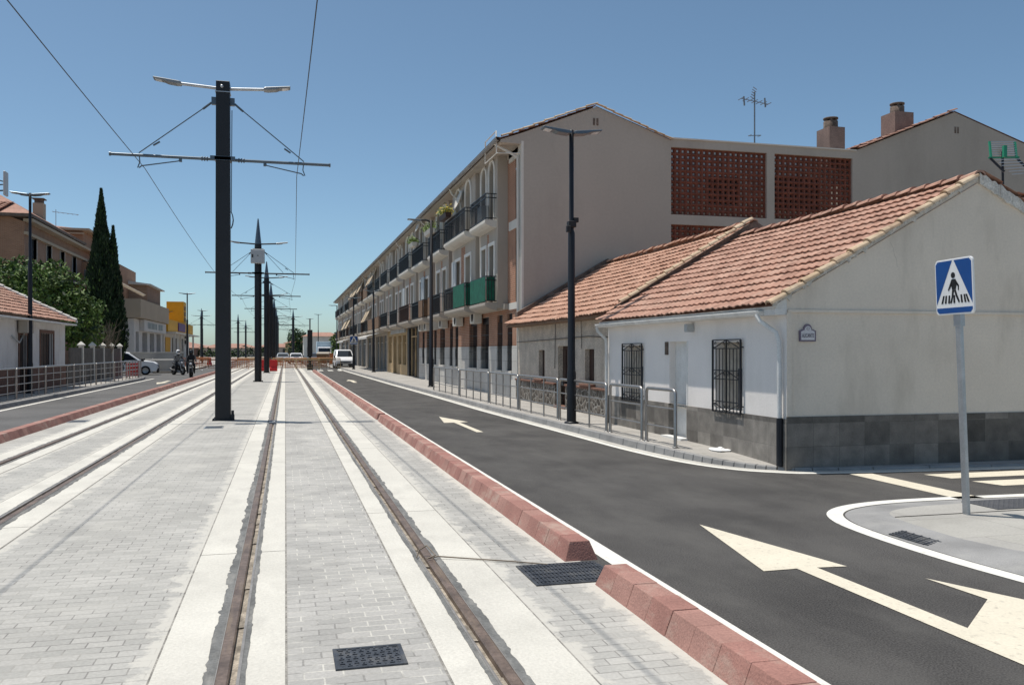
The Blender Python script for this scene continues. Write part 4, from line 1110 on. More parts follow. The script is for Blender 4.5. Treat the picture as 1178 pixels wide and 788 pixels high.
# bays with balconies
BAYS = [(29.6, 32.5), (32.7, 37.4), (39.0, 42.6), (44.0, 48.2), (48.5, 53.0), (54.8, 59.0), (59.3, 63.6), (65.4, 69.0), (70.6, 74.8), (75.1, 79.4), (81.2, 85), (86.4, 91), (91.3, 95.8), (98, 102), (103.6, 108), (108.4, 113), (115, 119.4), (120, 124.6)]
bal_mats = ['iron', 'iron', 'rust_rail', 'iron', 'iron', 'iron']
for bi, (ya, yb) in enumerate(BAYS):
    xb = XF - .35 - (.12 if bi in (1, 4, 6) else 0)
    L = yb - ya
    near = bi < 8
    # two openings per floor
    ow = min(1.05, L * .27); g1 = L * .28; g2 = L * .72
    hol = []
    for zf in (3.42, 6.32):
        for g in (g1, g2): hol.append((g - ow / 2, g + ow / 2, zf, zf + (2.15 if zf > 5 else 2.05)))
    mb = MB()
    wall(mb, (xb, ya, 0), (0, 1, 0), (-1, 0, 0), (0, L, 3.2, 6.1), hol[:2], .34)
    wall(mb, (xb, ya, 0), (0, 1, 0), (-1, 0, 0), (0, L, 6.1, 8.55), hol[2:], .34, arch=True)
    for yy, s_ in ((ya, 1), (yb, -1)):
        q = [(xb, yy, 3.2), (XF + .02, yy, 3.2), (XF + .02, yy, 8.55), (xb, yy, 8.55)]
        mb.quad(*(q if s_ > 0 else q[::-1]))
    mb.quad((xb, ya, 3.2), (xb, yb, 3.2), (XF, yb, 3.2), (XF, ya, 3.2))
    bay = part(mb, 'bay', 'cream')
    for hi, (a, b, c, d) in enumerate(hol):
        mb = MB(); mb.box(xb + .29, xb + .32, ya + a, ya + b, c, d)
        w = mb.build('window', random.choice(['glass_grey', 'glass_dark', 'glass_dark', 'curtain' if not near else 'glass_dark']), bay, H)
        # white surround
        mb = MB(); fw = .12
        for s0, s1 in ((a - fw, a), (b, b + fw)): mb.box(xb - .045, xb - .002, ya + s0, ya + s1, c, d - (ow / 2 if hi > 1 else 0))
        if hi > 1:
            r = ow / 2; m_ = ya + (a + b) / 2; n = 8
            for k in range(n):
                a0, a1 = pi * k / n, pi * (k + 1) / n
                pts = [(xb - .045, m_ + rr * cos(an), d - r + rr * sin(an)) for rr, an in ((r, a0), (r + fw, a0), (r + fw, a1), (r, a1))]
                mb.prism(pts, (.043, 0, 0))
        else: mb.box(xb - .045, xb - .002, ya + a - fw, ya + b + fw, d, d + fw)
        mb.box(xb + .22, xb + .288, ya + (a + b) / 2 - .03, ya + (a + b) / 2 + .03, c, d)
        mb.build('window_surround', 'surround', bay, H)
        if random.random() < .55:
            dd = random.uniform(.25, .75) * (d - c)
            mb = MB(); mb.box(xb + .20, xb + .219, ya + a + .01, ya + b - .01, d - dd, d - .01 if hi < 2 else d - .1); mb.build('roller_blind', random.choice(['blind', 'blind', 'grey_box', 'wood_cover']), w, H)
    mb = MB(); mb.box(xb - .004, xb + .02, ya + g1 + ow / 2 + .12, ya + g2 - ow / 2 - .12, 3.45, 5.95); mb.build('brick_panel', 'facade_brick', bay, H)
    if random.random() < .6:
        yy = ya + random.choice((g1, g2)) + .0
        mb = MB(); mb.box(xb - .34, xb - .05, yy - .36, yy + .36, (5.62 if random.random() < .5 else 3.46), (6.0 if False else 0)) if False else mb.box(xb - .32, xb - .06, ya + L / 2 - .35, ya + L / 2 + .35, 3.5 if bi % 2 else 6.4, 4.05 if bi % 2 else 6.95); mb.build('air_conditioner', 'grey_box', bay, H)
    for fi, zf in enumerate((3.3, 6.2)):
        y0_, y1_ = ya + .12, yb - .12
        xo = xb - .42
        mb = MB()
        prof = [(xb, zf + .1), (xo, zf + .1), (xo, zf + .0), (xo + .06, zf - .07), (xo + .2, zf - .13), (xb, zf - .17)]
        mb.prism([(x, y0_, z) for x, z in prof], (0, y1_ - y0_, 0))
        bal = part(mb, 'balcony', 'cream_white' if fi else 'cream')
        mb = MB(); zr0, zr1 = zf + .16, zf + 1.02
        xr = xo + .04
        for zz in (zr0, zr1, zr1 - .14): mb.bar((xr, y0_ + .03, zz), (xr, y1_ - .03, zz), .03); mb.bar((xr, y0_ + .03, zz), (xb, y0_ + .03, zz), .03); mb.bar((xr, y1_ - .03, zz), (xb, y1_ - .03, zz), .03)
        n = int((y1_ - y0_) / (.12 if near else .22))
        for k in range(n + 1):
            yy = y0_ + .03 + (y1_ - y0_ - .06) * k / n
            mb.box(xr - .008, xr + .008, yy - .008, yy + .008, zf + .1, zr1)
        for yy in (y0_ + .03, y1_ - .03):
            for k in range(1, 4): mb.box(xr + k * .1 - .008, xr + k * .1 + .008, yy - .008, yy + .008, zf + .1, zr1)
        mt = 'iron' if bi < 2 and not fi else bal_mats[(bi * 2 + fi) % 6]
        mb.build('railing', mt, bal, H)
        cov = None
        if fi == 0 and bi in (0, 1): cov = ('green_cover', y0_ + .05, y1_ - .08 if bi == 0 else y0_ + 2.3)
        elif fi == 0 and bi == 2: cov = ('wood_cover', y1_ - 1.4, y1_ - .05)
        elif fi == 0 and bi == 3: cov = ('wood_cover', y0_ + .05, y0_ + 1.4)
        elif fi == 0 and bi == 1: cov = None
        elif bi > 6 and random.random() < .35: cov = (random.choice(['plastic_black', 'wood_cover']), y0_ + .1, y1_ - .1)
        if cov:
            mb = MB(); mb.box(xr - .034, xr - .02, cov[1], cov[2], zf + .14, zr1 - .02); mb.box(xr + .03, xb - .05, cov[1], cov[1] + .012, zf + .16, zr1 - .02)
            mb.build('privacy_screen', cov[0], bal, H)
# sliding shutters hung open beside 1F doors
for yy, zz in ((37.0, 3.45), (53.5, 3.45), (45.9, 3.5)):
    mb = MB(); mb.box(XF - .5, XF - .46, yy - .5, yy + .5, zz + .9, zz + 2.1); part(mb, 'shutter', 'grey_box')
# air conditioners on the ground floor band
for yy in (33.9, 37.6, 41.3, 43.9, 46.0, 47.8):
    mb = MB(); mb.box(XF - .36, XF - .03, yy - .4, yy + .4, 2.78, 3.32); ac = part(mb, 'air_conditioner', 'cream_white', bevel=.02)
    mb = MB(); mb.lathe([(0, -.005), (.2, -.005), (.2, 0)], (XF - .365, yy - .08, 3.05), 16, 'x'); mb.build('fan_grille', 'plastic_black', ac, H)
for yy in (57, 59.6, 62):
    mb = MB(); mb.box(XF - .15, XF - .02, yy - 1.2, yy + 1.2, 2.9, 3.3); part(mb, 'shop_sign', 'grey_box')
def dish(x, y, z, r, lab):
    mb = MB(); prof = [(0, .0), (r * .35, .012), (r * .7, .05), (r, .11), (r * 1.0, .12), (r * .7, .06), (r * .35, .02), (0, .01)]
    mb.lathe(prof, (0, 0, 0), 20)
    d_ = mb.build('satellite_dish', 'dish', t)
    d_.location = (x - H[0], y - H[1], z); d_.rotation_euler = (radians(70), 0, radians(-88))
    mb = MB(); mb.tube([(0, 0, 0), (0, -.05, r * .8), ], .012, 5); mb.tube([(0, 0, 0), (0, -.2, -.1), (.1, -.5, -.3)], .02, 5)
    mb.build('dish_arm', 'galv', d_)
dish(6.95, 35.0, 7.85, .42, ''); dish(6.98, 46.0, 8.45, .5, '')
# shop awnings and fabric blinds on the far bays
for ya, yb, z in ((67.5, 75, 2.95), (76, 83, 2.95), (96, 107, 2.95)):
    mb = MB(); mb.prism([(XF - .02, ya, z + .28), (XF - 1.5, ya, z - .12), (XF - 1.5, ya, z - .3), (XF - 1.47, ya, z - .3), (XF - 1.47, ya, z - .15), (XF - .02, ya, z + .22)], (0, yb - ya, 0)); part(mb, 'awning', 'awning_white')
for ya, yb, z in ((70.8, 72.6, 8.45), (72.9, 74.6, 8.45), (82, 84.6, 8.45), (86.6, 88.6, 8.45), (88.9, 90.8, 8.45), (75.4, 77.2, 5.5), (77.6, 79.2, 5.5), (98.4, 101.5, 5.5), (104, 107.8, 5.5), (92, 95.4, 8.45)):
    mb = MB(); xo = XF - .36; mb.prism([(xo, ya, z), (xo - .62, ya, z - 1.25), (xo - .60, ya, z - 1.27), (xo + .02, ya, z - .06)], (0, yb - ya, 0)); part(mb, 'awning', 'awning')

# flower tubs resting on balconies
def flowers(x, y, z, L, label, mt):
    f = thing('flower_box', label, 'flower box', (x, y, z), 0, 'flower boxes hung on the balconies')
    MB().hexa([(-.1, -L / 2, 0), (.1, -L / 2, 0), (.1, L / 2, 0), (-.1, L / 2, 0)], [(-.14, -L / 2 - .03, .2), (.14, -L / 2 - .03, .2), (.14, L / 2 + .03, .2), (-.14, L / 2 + .03, .2)]).build('box', 'cream_white' if mt != 'flower_y' else 'dark_wood', f)
    mb = MB()
    for k in range(420):
        p = Vector((random.gauss(0, .13), random.uniform(-L / 2, L / 2), .22 + abs(random.gauss(0, .13))))
        d = Vector((random.uniform(-1, 1), random.uniform(-1, 1), random.uniform(-.3, 1))).normalized() * .05; e = d.orthogonal().normalized() * .035
        mb.poly([p - d, p + e, p + d, p - e], mi=0 if random.random() < .55 else 1)
    mb.build('foliage', ['leaf_light', mt], f)
flowers(6.55, 36.3, 7.25, 1.5, 'large yellow flower box on the top floor balcony below the satellite dish', 'flower_y')
flowers(6.68, 41.2, 7.25, 1.8, 'smaller green flower box on the top floor balcony left of the yellow flowers', 'leaf_light')
flowers(6.62, 46.4, 7.25, 1.3, 'faint green planter on the top floor balcony behind the single arm street lamp', 'leaf_light')

# TV antennas
an = thing('tv_antenna', 'grey multi element TV antenna on a mast above the lattice panels', 'antenna', (16.95, YB0 + 1.5, 9.0))
MB().tube([(0, 0, -.5), (0, 0, 2.35)], .03, 6).build('mast', 'lamp_grey', an)
mb = MB(); mb.bar((-.5, .1, 2.1), (.5, -.1, 1.9), .02)
for k in range(7):
    f = -.5 + k / 6; mb.bar((f, .1 - .2 * (k / 6) - .22, 2.1 - .2 * k / 6), (f, .1 - .2 * (k / 6) + .22, 2.1 - .2 * k / 6), .02)
for dz in (.0, .09, .18, .27, .36): mb.bar((-.28 + dz * .3, -.2, 2.1 + dz), (.1 + dz * .3, .2, 2.15 + dz), .02)
for s_ in (-.45, .42): mb.bar((s_, -.05, 1.8), (s_, 0, 2.15), .045)
mb.build('aerial', 'lamp_grey', an)
mb = MB(); mb.bar((-.25, 0, .7), (.25, 0, .75), .03); mb.bar((-.2, -.12, .72), (-.2, .12, .72), .02); mb.bar((.2, -.12, .72), (.2, .12, .72), .02); mb.build('dipole', 'galv', an)
an = thing('tv_antenna', 'green panel TV antenna on a thin mast behind the white house gable', 'antenna', (13.58, 14.0, 2.68), radians(-10))
an.scale = (1.25, 1.25, 1.02)
MB().tube([(0, 0, 0), (-.02, 0, 2.85)], .02, 6).build('mast', 'iron', an)
mb = MB()
for s_ in (-.21, .21): mb.bar((s_, 0, 2.72), (s_ + .04, .10, 3.06), .028)
mb.bar((-.02, -.05, 2.72), (.0, -.02, 2.95), .05); mb.bar((-.25, 0, 2.72), (.25, 0, 2.74), .03)
mb.build('reflector_frame', 'antenna_green', an)
mb = MB()
for k in range(8):
    f = k / 7; mb.bar((-.22 + .04 * f, .1 * f, 2.73 + .32 * f), (.22 + .04 * f, .1 * f, 2.75 + .32 * f), .016)
for k in range(6):
    f = k / 5; mb.bar((-.15 + .2 * f, -.02 - .1 * f, 2.68 - .3 * f), (.25 + .12 * f, -.02 - .1 * f, 2.70 - .28 * f), .014)
mb.build('reflector_rod', 'galv', an)
for q in ((-.22, -.06), (.22, .38)): MB().bar((q[0], 0, 2.71), (q[1], -.1, 2.43), .035).build('side_arm', 'iron', an)
# bit of a neighbour at the right edge
H = (13.95, 14.0, 0)
t = thing('rear_house', 'pale house with red tile eave at the right edge behind the white house', 'house', H)
mb = MB(); mb.box(13.95, 20, 14.0, 18, 0, 4.70); mb.build('wall', 'left_white', t, H)
mb = MB(); tile_roof(mb, (13.75, 13.85, 4.72), (1, 0, 0), 6, (0, 1.0, .12), 1.0, 3, .22, res=4); mb.build('roof', 'tile', t, H)

# ================================================================== MASTS AND WIRES
def lamp_head(parent, x, y, z, sg, L=.64, tilt=.10, m='lamp_grey'):
    """flat tapered street light head pointing to sg*x, stepped underside"""
    mb = MB()
    pts = [(0, -.035), (.10, -.05), (.30, -.045), (.38, -.02), (L, .0), (L, .035), (.38, .035), (.05, .03), (0, .02)]
    w = .13
    top = [(x + sg * (a * cos(tilt)), z + b + a * sin(tilt)) for a, b in pts]
    mb.prism([(px, y - w, pz) for px, pz in top], (0, 2 * w, 0))
    o = mb.build('lamp_head', m, parent, bevel=.012)
    mb = MB(); mb.prism([(x + sg * .44, y - .10, z + .44 * sin(tilt) - .022), (x + sg * (L - .05), y - .10, z + L * sin(tilt) - .018), (x + sg * (L - .05), y + .10, z + L * sin(tilt) - .018), (x + sg * .44, y + .10, z + .44 * sin(tilt) - .022)], (0, 0, .012)); mb.build('light_panel', 'headlight', o)
    return o
def mast(name, label, x, y, spire, zt, zl, za, box=False, wid=.34, half=2.55, far=False):
    t = thing(name, label, 'tram mast', (x, y, 0), 0, 'dark masts between the tram tracks')
    h = wid / 2
    mb = MB()
    if not spire:
        # H-section column: two flanges, recessed web
        mb.hexa([(-h - .01, -h - .01, 0), (h + .01, -h - .01, 0), (h + .01, h + .01, 0), (-h - .01, h + .01, 0)], [(-h + .01, -h + .01, zt), (h - .01, -h + .01, zt), (h - .01, h - .01, zt), (-h + .01, h - .01, zt)])
        mb.build('shaft', 'pole', t, bevel=.012)
    else:
        mb.lathe([(h, 0), (h, zl - .15), (h * .93, zl)], n=12); mb.build('shaft', 'pole', t)
        mb = MB(); mb.lathe([(h * .92, zl), (h * .86, zl + .15), (.035, zt - .05), (0, zt)], n=12); mb.build('spire', 'pole_tip', t)
    mb = MB(); mb.box(-h - .07, h + .07, -h - .07, h + .07, 0, .03)
    for sx in (-1, 1):
        for sy in (-1, 1): mb.lathe([(.022, .03), (.022, .06), (0, .065)], (sx * (h + .04), sy * (h + .04), 0), 6)
    mb.build('base_plate', 'pole', t)
    if not spire:
        mb = MB(); mb.box(h + .01, h + .10, -h, -h + .12, .0, .14); mb.box(h + .03, h + .09, -h + .02, -h + .1, .14, .24); mb.build('earth_clamp', 'pole', t)
        mb = MB(); pts = [(h + .02 + .05 * cos(a) ** 2, -h * .3 + .05 * cos(a), 4.9 + .2 * sin(a)) for a in [k * pi / 6 for k in range(26)]]
        mb.tube(pts, .012, 5); mb.tube([(h + .035, 0, 7.6), (h + .02, 0, 5.1)], .01, 5); mb.build('cable_coil', 'wire', t)
        mb = MB(); mb.box(-h - .006, h + .006, -h - .012, h + .012, zt - .28, zt - .26); mb.lathe([(0, -.01), (.04, -.01), (.04, .0)], (-.02, -h - .0, zt - .14), 10, 'y'); mb.build('cap_band', 'galv', t)
    # lighting arm
    mb = MB(); ll = 1.02; mb.tube([(-ll, 0, zl + .05), (-h, 0, zl), (h, 0, zl), (ll, 0, zl + .05)], .04, 8); la = mb.build('lamp_arm', 'galv' if not spire else 'pole', t)
    for sg in (-1, 1): lamp_head(la, sg * (ll - .06), 0, zl + .05, sg)
    # cross arm with insulators
    mb = MB(); mb.tube([(-half, 0, za), (half, 0, za)], .038, 8)
    for sg in (-1, 1):
        mb.tube([(sg * (half - .01), 0, za), (sg * (half + .03), 0, za)], .05, 8)
    mb.box(-h - .12, h + .12, -h - .02, -h + .0, za - .05, za + .05); mb.box(-h - .02, h + .02, -h - .02, h + .02, za - .04, za + .04)
    for sg in (-1, 1):
        for q in range(3): mb.lathe([(.04, -.02), (.065, 0), (.04, .02)], (sg * (h + .2 + q * .06), 0, za), 8, 'x')
    mb.build('cross_arm', 'pole' if spire else 'pole_tip', t)
    zs = zl - .33 if not spire else zl - .35
    for sg in (-1, 1):
        mb = MB(); mb.tube([(sg * (h + .06), 0, zs), (sg * 1.92, 0, za + .06)], .014, 5)
        mb.tube([(sg * (h + .1), 0, zs - .03), (sg * (h + .3), 0, zs - .20)], .028, 6); mb.tube([(sg * 1.45, 0, zs + (za - zs) * .75), (sg * 1.6, 0, zs + (za - zs) * .82)], .022, 6)
        mb.box(sg * h - .02 if sg > 0 else sg * h - .10, sg * h + .10 if sg > 0 else sg * h + .02, -.05, .05, zs - .08, zs + .1)
        mb.build('stay_rod', 'pole_tip', t)
        if spire and not far:
            mb = MB(); mb.tube([(sg * (h + .06), 0, zs), (sg * 1.35, 0, za + .06)], .012, 5); mb.build('stay_rod', 'pole_tip', t)
        mb = MB(); mb.tube([(sg * 1.0, 0, za - .03), (sg * 1.02, 0, za - .09), (sg * 1.86, 0, za - .25), (sg * 1.92, 0, za - .30)], .016, 5)
        mb.tube([(sg * 1.92, 0, za + .05), (sg * 1.90, 0, za - .16), (sg * 1.95, 0, za - .30)], .014, 5); mb.box(sg * .98 - .03, sg * .98 + .03, -.03, .03, za - .11, za)
        mb.build('steady_arm', 'pole_tip', t)
    if box:
        mb = MB(); mb.box(-.38, .36, -h - .30, -h, zl - 1.1, zl - .33); b = mb.build('switch_cabinet', 'grey_box', t, bevel=.02)
        mb = MB(); mb.box(-.32, -.24, -h - .312, -h - .30, zl - .8, zl - .62); mb.box(-.02, .03, -h - .31, -h - .30, zl - .72, zl - .66); mb.build('latch', 'plastic_black', b)
    return t
mast('tram_mast', 'nearest dark square tram mast with a flat top and no spire', -1.47, 22.42, False, 8.27, 8.12, 6.38)
mast('tram_mast', 'dark spired tram mast carrying a grey switch cabinet', -1.45, 50.2, True, 9.05, 7.62, 6.0, True, .38, 2.75)
FARM = [(70.5, 'first plain spired mast just behind the cabinet mast'), (92, 'second plain spired mast behind the cabinet mast'), (118, 'third plain spired mast in the row behind the cabinet mast'), (146, 'fourth plain spired mast, thin in the distance'), (178, 'last and smallest spired mast of the row')]
first = None
for y, lab in FARM:
    if first is None: first = mast('tram_mast', lab, -1.4, y, True, 8.7, 7.4, 6.0, False, .40, 2.55, True)
    else: dup(first, (-1.4, y, 0), 0, lab)
dup(first, (1.3, 150, 0), 0, 'slim spired mast in the distance just right of the tracks')
for (x, y, lab) in ((-8.6, 172, 'far spired mast left of the row, behind the nearest mast'), (-8.6, 205, 'smallest spired mast left of the row on the horizon'), (-13.2, 150, 'spired mast immediately left of the nearest square mast')):
    dup(first, (x, y, 0), 0, lab)
# contact wires
YM = [-8, 22.42, 50.2, 70.5, 92, 118, 146, 178, 228]
def cwire(xs, zs, lab):
    mb = MB()
    for i in range(len(YM) - 1):
        pts = []
        for k in range(9):
            f = k / 8
            pts.append((xs[i] + (xs[i + 1] - xs[i]) * f, YM[i] + (YM[i + 1] - YM[i]) * f, zs[i] + (zs[i + 1] - zs[i]) * f - .10 * 4 * f * (1 - f)))
        mb.tube(pts, .0085, 5, caps=False)
    return tag(mb.build('contact_wire', 'wire', None, (xs[0], YM[0], 0)), lab, 'overhead wire', 'overhead contact wires')
cwire([.55, .28, .55, .3, .6, .3, .6, .3, .5], [6.15, 6.06, 5.7, 5.7, 5.7, 5.7, 5.7, 5.7, 5.7], 'overhead wire above the right track, rising steeply to the top edge')
cwire([-3.45, -3.25, -3.5, -3.2, -3.5, -3.2, -3.5, -3.2, -3.3], [6.2, 6.06, 5.7, 5.7, 5.7, 5.7, 5.7, 5.7, 5.7], 'overhead wire above the left track, slanting from the top left corner')

# ------------------------------------------------------------------ street lamps
def street_lamp(label, x, y, h, kind='double', box=False, group='slim dark street lamps', sign=False):
    t = thing('street_lamp', label, 'street lamp', (x, y, .12 if y < 100 else .1), 0, group)
    MB().lathe([(.105, 0), (.10, 1.1), (.085, 1.15), (.075, h * .65), (.052, h * .66), (.05, h), (0, h + .02)] if kind == 'double' else [(.12, 0), (.11, 1.2), (.085, 1.25), (.06, h), (0, h + .02)], n=12).build('pole', 'pole', t)
    MB().lathe([(.16, 0), (.16, .03), (.11, .05)], n=12).build('base_plate', 'pole', t)
    if kind == 'double':
        for sg in (-1, 1): lamp_head(t, sg * .03, 0, h - .06, sg, .64, .09, 'pole_tip')
    else:
        mb = MB(); mb.tube([(0, 0, h - .05), (-.25, 0, h + .02), (-.5, 0, h)], .04, 8); mb.build('arm', 'pole', t); lamp_head(t, -.45, 0, h, -1, .6, .02)
    if box:
        mb = MB(); mb.box(-.085, .085, -.09, .08, h * .668, h * .69); mb.box(-.15, -.06, -.15, -.06, h * .65, h * .672); mb.box(.04, .15, -.06, .06, h * .686, h * .702); mb.build('clamp', 'plastic_black', t, bevel=.01)
    return t
street_lamp('tall dark twin head street lamp in front of the small roughcast house', 6.02, 17.95, 6.36, box=True)
street_lamp('dark single arm street lamp at the far end of the right railing', 6.22, 37.9, 7.3, 'single')
street_lamp('twin head street lamp in front of the tan arched shop', 6.4, 65.5, 6.1)
street_lamp('twin head street lamp carrying the small blue crossing sign by the white van', 5.72, 76.0, 6.2)
street_lamp('single arm street lamp standing past the far end of the apartment block', 6.4, 113, 7.4, 'single')
street_lamp('thin twin head street lamp in the distance, left of the apartment block', 5.4, 150, 7.8)
street_lamp('twin head street lamp in the distance above the far cars', 4.3, 160, 7.4)
street_lamp('twin head street lamp in front of the low house with the red roof at left', -9.2, 35.9, 7.45)
street_lamp('twin head street lamp in front of the yellow tower', -7.9, 77, 6.4)
street_lamp('twin head street lamp on the left pavement beyond the yellow tower', -10.6, 122, 7.0)
street_lamp('small twin head street lamp behind the yellow shop roof', -14.5, 118, 6.6)

# far crossing sign fixed to lamp : a thing held by the lamp
def crossing_sign(label, loc, rz, size, pole=None):
    t = thing('crossing_sign', label, 'road sign', loc, rz)
    s_ = size / 2; r = .035 * size / .54
    def rr(w, h, r, z0=0):
        pts = []
        for cx, cz, a0 in ((w - r, h - r, 0), (-w + r, h - r, pi / 2), (-w + r, -h + r, pi), (w - r, -h + r, 3 * pi / 2)):
            pts += [(cx + r * cos(a0 + pi / 2 * k / 5), cz + r * sin(a0 + pi / 2 * k / 5)) for k in range(6)]
        return pts
    zc = pole if pole else 0
    mb = MB(); mb.prism([(x, .0, zc + z) for x, z in rr(s_, s_ * 1.04, r * 1.3)], (0, -.022, 0)); panel = mb.build('panel', 'sign_white', t, bevel=.003)
    k = s_ / .27
    def plate(pts, y, m, n):
        mb = MB(); mb.prism([(x * k, -.0225, zc + z * k) for x, z in pts], (0, -y, 0)); return mb.build(n, m, panel)
    L, Rr, T, B = -.255, .255, .265, -.265
    bl = -.175
    # blue field pieces around the white triangle, plus the band below
    plate([(L, bl), (L, T - .03), (L + .03, T), (-.012, T)], .0015, 'blue_sign', 'blue_field')
    plate([(Rr, bl), (.012, T), (Rr - .03, T), (Rr, T - .03)], .0015, 'blue_sign', 'blue_field')
    plate([(L, B + .03), (L, bl - .035), (Rr, bl - .035), (Rr, B + .03), (Rr - .03, B), (L + .03, B)], .0015, 'blue_sign', 'blue_field')
    # pedestrian symbol
    mb = MB()
    def blk(pts): mb.prism([(x * k, -.0225, zc + z * k) for x, z in pts], (0, -.002, 0))
    blk(arc(-.005, .115, .03, 0, 2 * pi, 14)[:-1])
    blk([(-.03, .075), (.03, .075), (.045, .03), (.028, -.03), (-.025, -.03), (-.035, .02)])
    blk([(-.03, .07), (-.085, -.03), (-.075, -.04), (-.02, .02)])
    blk([(.028, .07), (.075, .01), (.072, -.04), (.058, -.04), (.06, 0), (.025, .03)])
    blk([(-.024, -.032), (.006, -.032), (-.012, -.10), (-.035, -.165), (-.06, -.165), (-.035, -.1)])
    blk([(.002, -.032), (.028, -.032), (.05, -.09), (.08, -.15), (.065, -.165), (.025, -.1)])
    mb.build('pedestrian_symbol', 'black', panel)
    mb = MB()
    for i, cx in enumerate((-.175, -.125, -.075, .002, .112, .16, .205)):
        dx = .012
        h1 = -.085
        pts = [(cx - .014, -.165), (cx + .012, -.165), (cx + .012 - cx * .10, h1), (cx - .010 - cx * .10, h1)]
        if abs(cx) > .17: pts = [(cx - .014, -.165), (cx + .012, -.165), (cx + .010 - cx * .16, h1), (cx - .012 - cx * .16, h1)]
        mb.prism([(x * k, -.0225, zc + z * k) for x, z in pts], (0, -.0018, 0))
    mb.build('zebra_symbol', 'black', panel)
    return t
th_sign = radians(-93)
sg_ = crossing_sign('blue pedestrian crossing sign on a leaning grey post on the traffic island', (6.62, 7.32, .04), 0, .54, 2.30)
sg_.rotation_euler = (radians(0), radians(0), th_sign)
lean = Matrix.Rotation(th_sign, 4, 'Z')
# the whole sign leans a little to the left as seen from the road
axis = Vector((sin(math.atan(.261)), cos(math.atan(.261)), 0))
sg_.rotation_mode = 'QUATERNION'
sg_.rotation_quaternion = Matrix.Rotation(radians(-2.2), 3, axis).to_quaternion() @ Matrix.Rotation(th_sign, 3, 'Z').to_quaternion()
mb = MB(); mb.box(-.04, .04, .004, .044, -.06, 2.5); mb.build('post', 'galv', sg_, bevel=.008)
mb = MB(); mb.box(-.05, .05, .0, .05, 1.9, 2.06); mb.build('clamp', 'galv', sg_)
fs = crossing_sign('small blue pedestrian crossing sign on the lamp beside the white van', (5.72, 75.84, 2.62), 0, .68, None)

# ------------------------------------------------------------------ railings (right)
def rail_panel(p0, p1, n, label, h=.93, levels=(.62, .30), group='steel railing panels', r=.024, name='railing_panel'):
    a = Vector(p0); b = Vector(p1); d = b - a; L = d.length
    t = thing(name, label, 'railing', (*p0, .12), atan2(d.y, d.x), group)
    mb = MB(); bend = .07
    mb.tube([(0, 0, 0), (0, 0, h - bend), (bend * .3, 0, h - bend * .3), (bend, 0, h), (L - bend, 0, h), (L - bend * .3, 0, h - bend * .3), (L, 0, h - bend), (L, 0, 0)], r * 1.25, 8)
    mb.build('hoop', 'steel', t)
    for lv in levels: MB().tube([(0, 0, lv), (L, 0, lv)], r * .62, 6).build('rail', 'steel', t)
    for k in range(1, n):
        MB().tube([(L * k / n, 0, 0), (L * k / n, 0, h)], r * .8, 8).build('post', 'steel', t)
    mb = MB()
    for x in (0, L): mb.lathe([(.05, 0), (.05, .008), (.03, .012)], (x, 0, 0), 10)
    mb.build('base_plate', 'steel', t)
    return t
XR = 6.05
rail_panel((6.16, 13.05), (6.10, 14.08), 1, 'short near railing panel at the pavement corner in front of the white house')
rail_panel((6.10, 14.28), (6.07, 15.75), 1, 'second short railing panel in front of the white house door')
rail_panel((6.07, 15.95), (6.06, 18.9), 3, 'railing panel in front of the tall twin head lamp')
rail_panel((6.06, 19.05), (6.0, 22.2), 3, 'railing panel in front of the old house door')
rail_panel((6.0, 22.35), (5.96, 25.5), 4, 'railing panel in front of the yellow bollard')
rail_panel((5.96, 25.65), (5.86, 29.6), 4, 'railing panel in front of the apartment block corner windows')
rail_panel((5.86, 29.75), (5.78, 34.6), 4, 'farthest right railing panel, ending by the single arm lamp')
# left railing
ys = [12, 16, 20, 24, 28, 31.6, 35.2, 39.6, 44, 48.5, 53, 57]
llab = ['nearest left', 'second left', 'third left', 'fourth left', 'fifth left', 'sixth left', 'seventh left', 'eighth left', 'ninth left', 'tenth left', 'last left']
seen = {5: 'left railing panel in front of the air conditioner of the low house', 6: 'left railing panel in front of the brick base of the low house', 7: 'left railing panel where the garden wall with white pillars begins',
        8: 'left railing panel in front of the middle of the garden wall', 9: 'left railing panel in front of the bare twigs', 10: 'left railing panel at the side street with red boards behind it', 4: 'left railing panel cut by the left edge of the picture'}
for i in range(4, len(ys) - 1):
    rail_panel((-8.5, ys[i]), (-8.5, ys[i + 1] - .08), 4, seen[i], h=1.0, levels=(.74, .48, .22))

# yellow bollard, litter, loose wire
mb = MB(); mb.lathe([(.07, .12), (.07, .98), (.05, 1.02), (0, 1.03)], n=12); tag(mb.build('bollard', 'yellow', None, (7.35, 27.2, 0)), 'yellow post bollard at the corner of the apartment block', 'bollard')
bpy.data.objects['bollard'].location = (7.35, 26.6, 0)
bm = bmesh.new(); bmesh.ops.create_icosphere(bm, subdivisions=3, radius=.13)
for v in bm.verts:
    n_ = sin(v.co.x * 37 + 1) * cos(v.co.y * 31) * .25 + sin(v.co.z * 45) * .2
    v.co *= (1 + n_); v.co.z = max(-.0, v.co.z * .45); v.co.y *= 1.3
me = bpy.data.meshes.new('litter'); bm.to_mesh(me); bm.free(); me.materials.append(M['rag'])
o = bpy.data.objects.new('litter', me); COL.objects.link(o); o.location = (6.72, 12.6, .1); tag(o, 'crumpled white plastic bag on the pavement at the white house base', 'litter')
mb = MB(); mb.tube([(1.03, 7.0, .02), (1.06, 7.08, .06), (1.12, 7.06, .10), (1.17, 6.92, .05), (1.10, 6.9, .03), (1.2, 6.98, .025), (1.5, 6.85, .015), (1.75, 6.72, .012), (2.0, 6.55, .012)], .006, 5)
tag(mb.build('loose_wire', 'dry_twig', None, (1.1, 7, 0)), 'thin loose wire lying over the right rail beside the grate', 'wire')
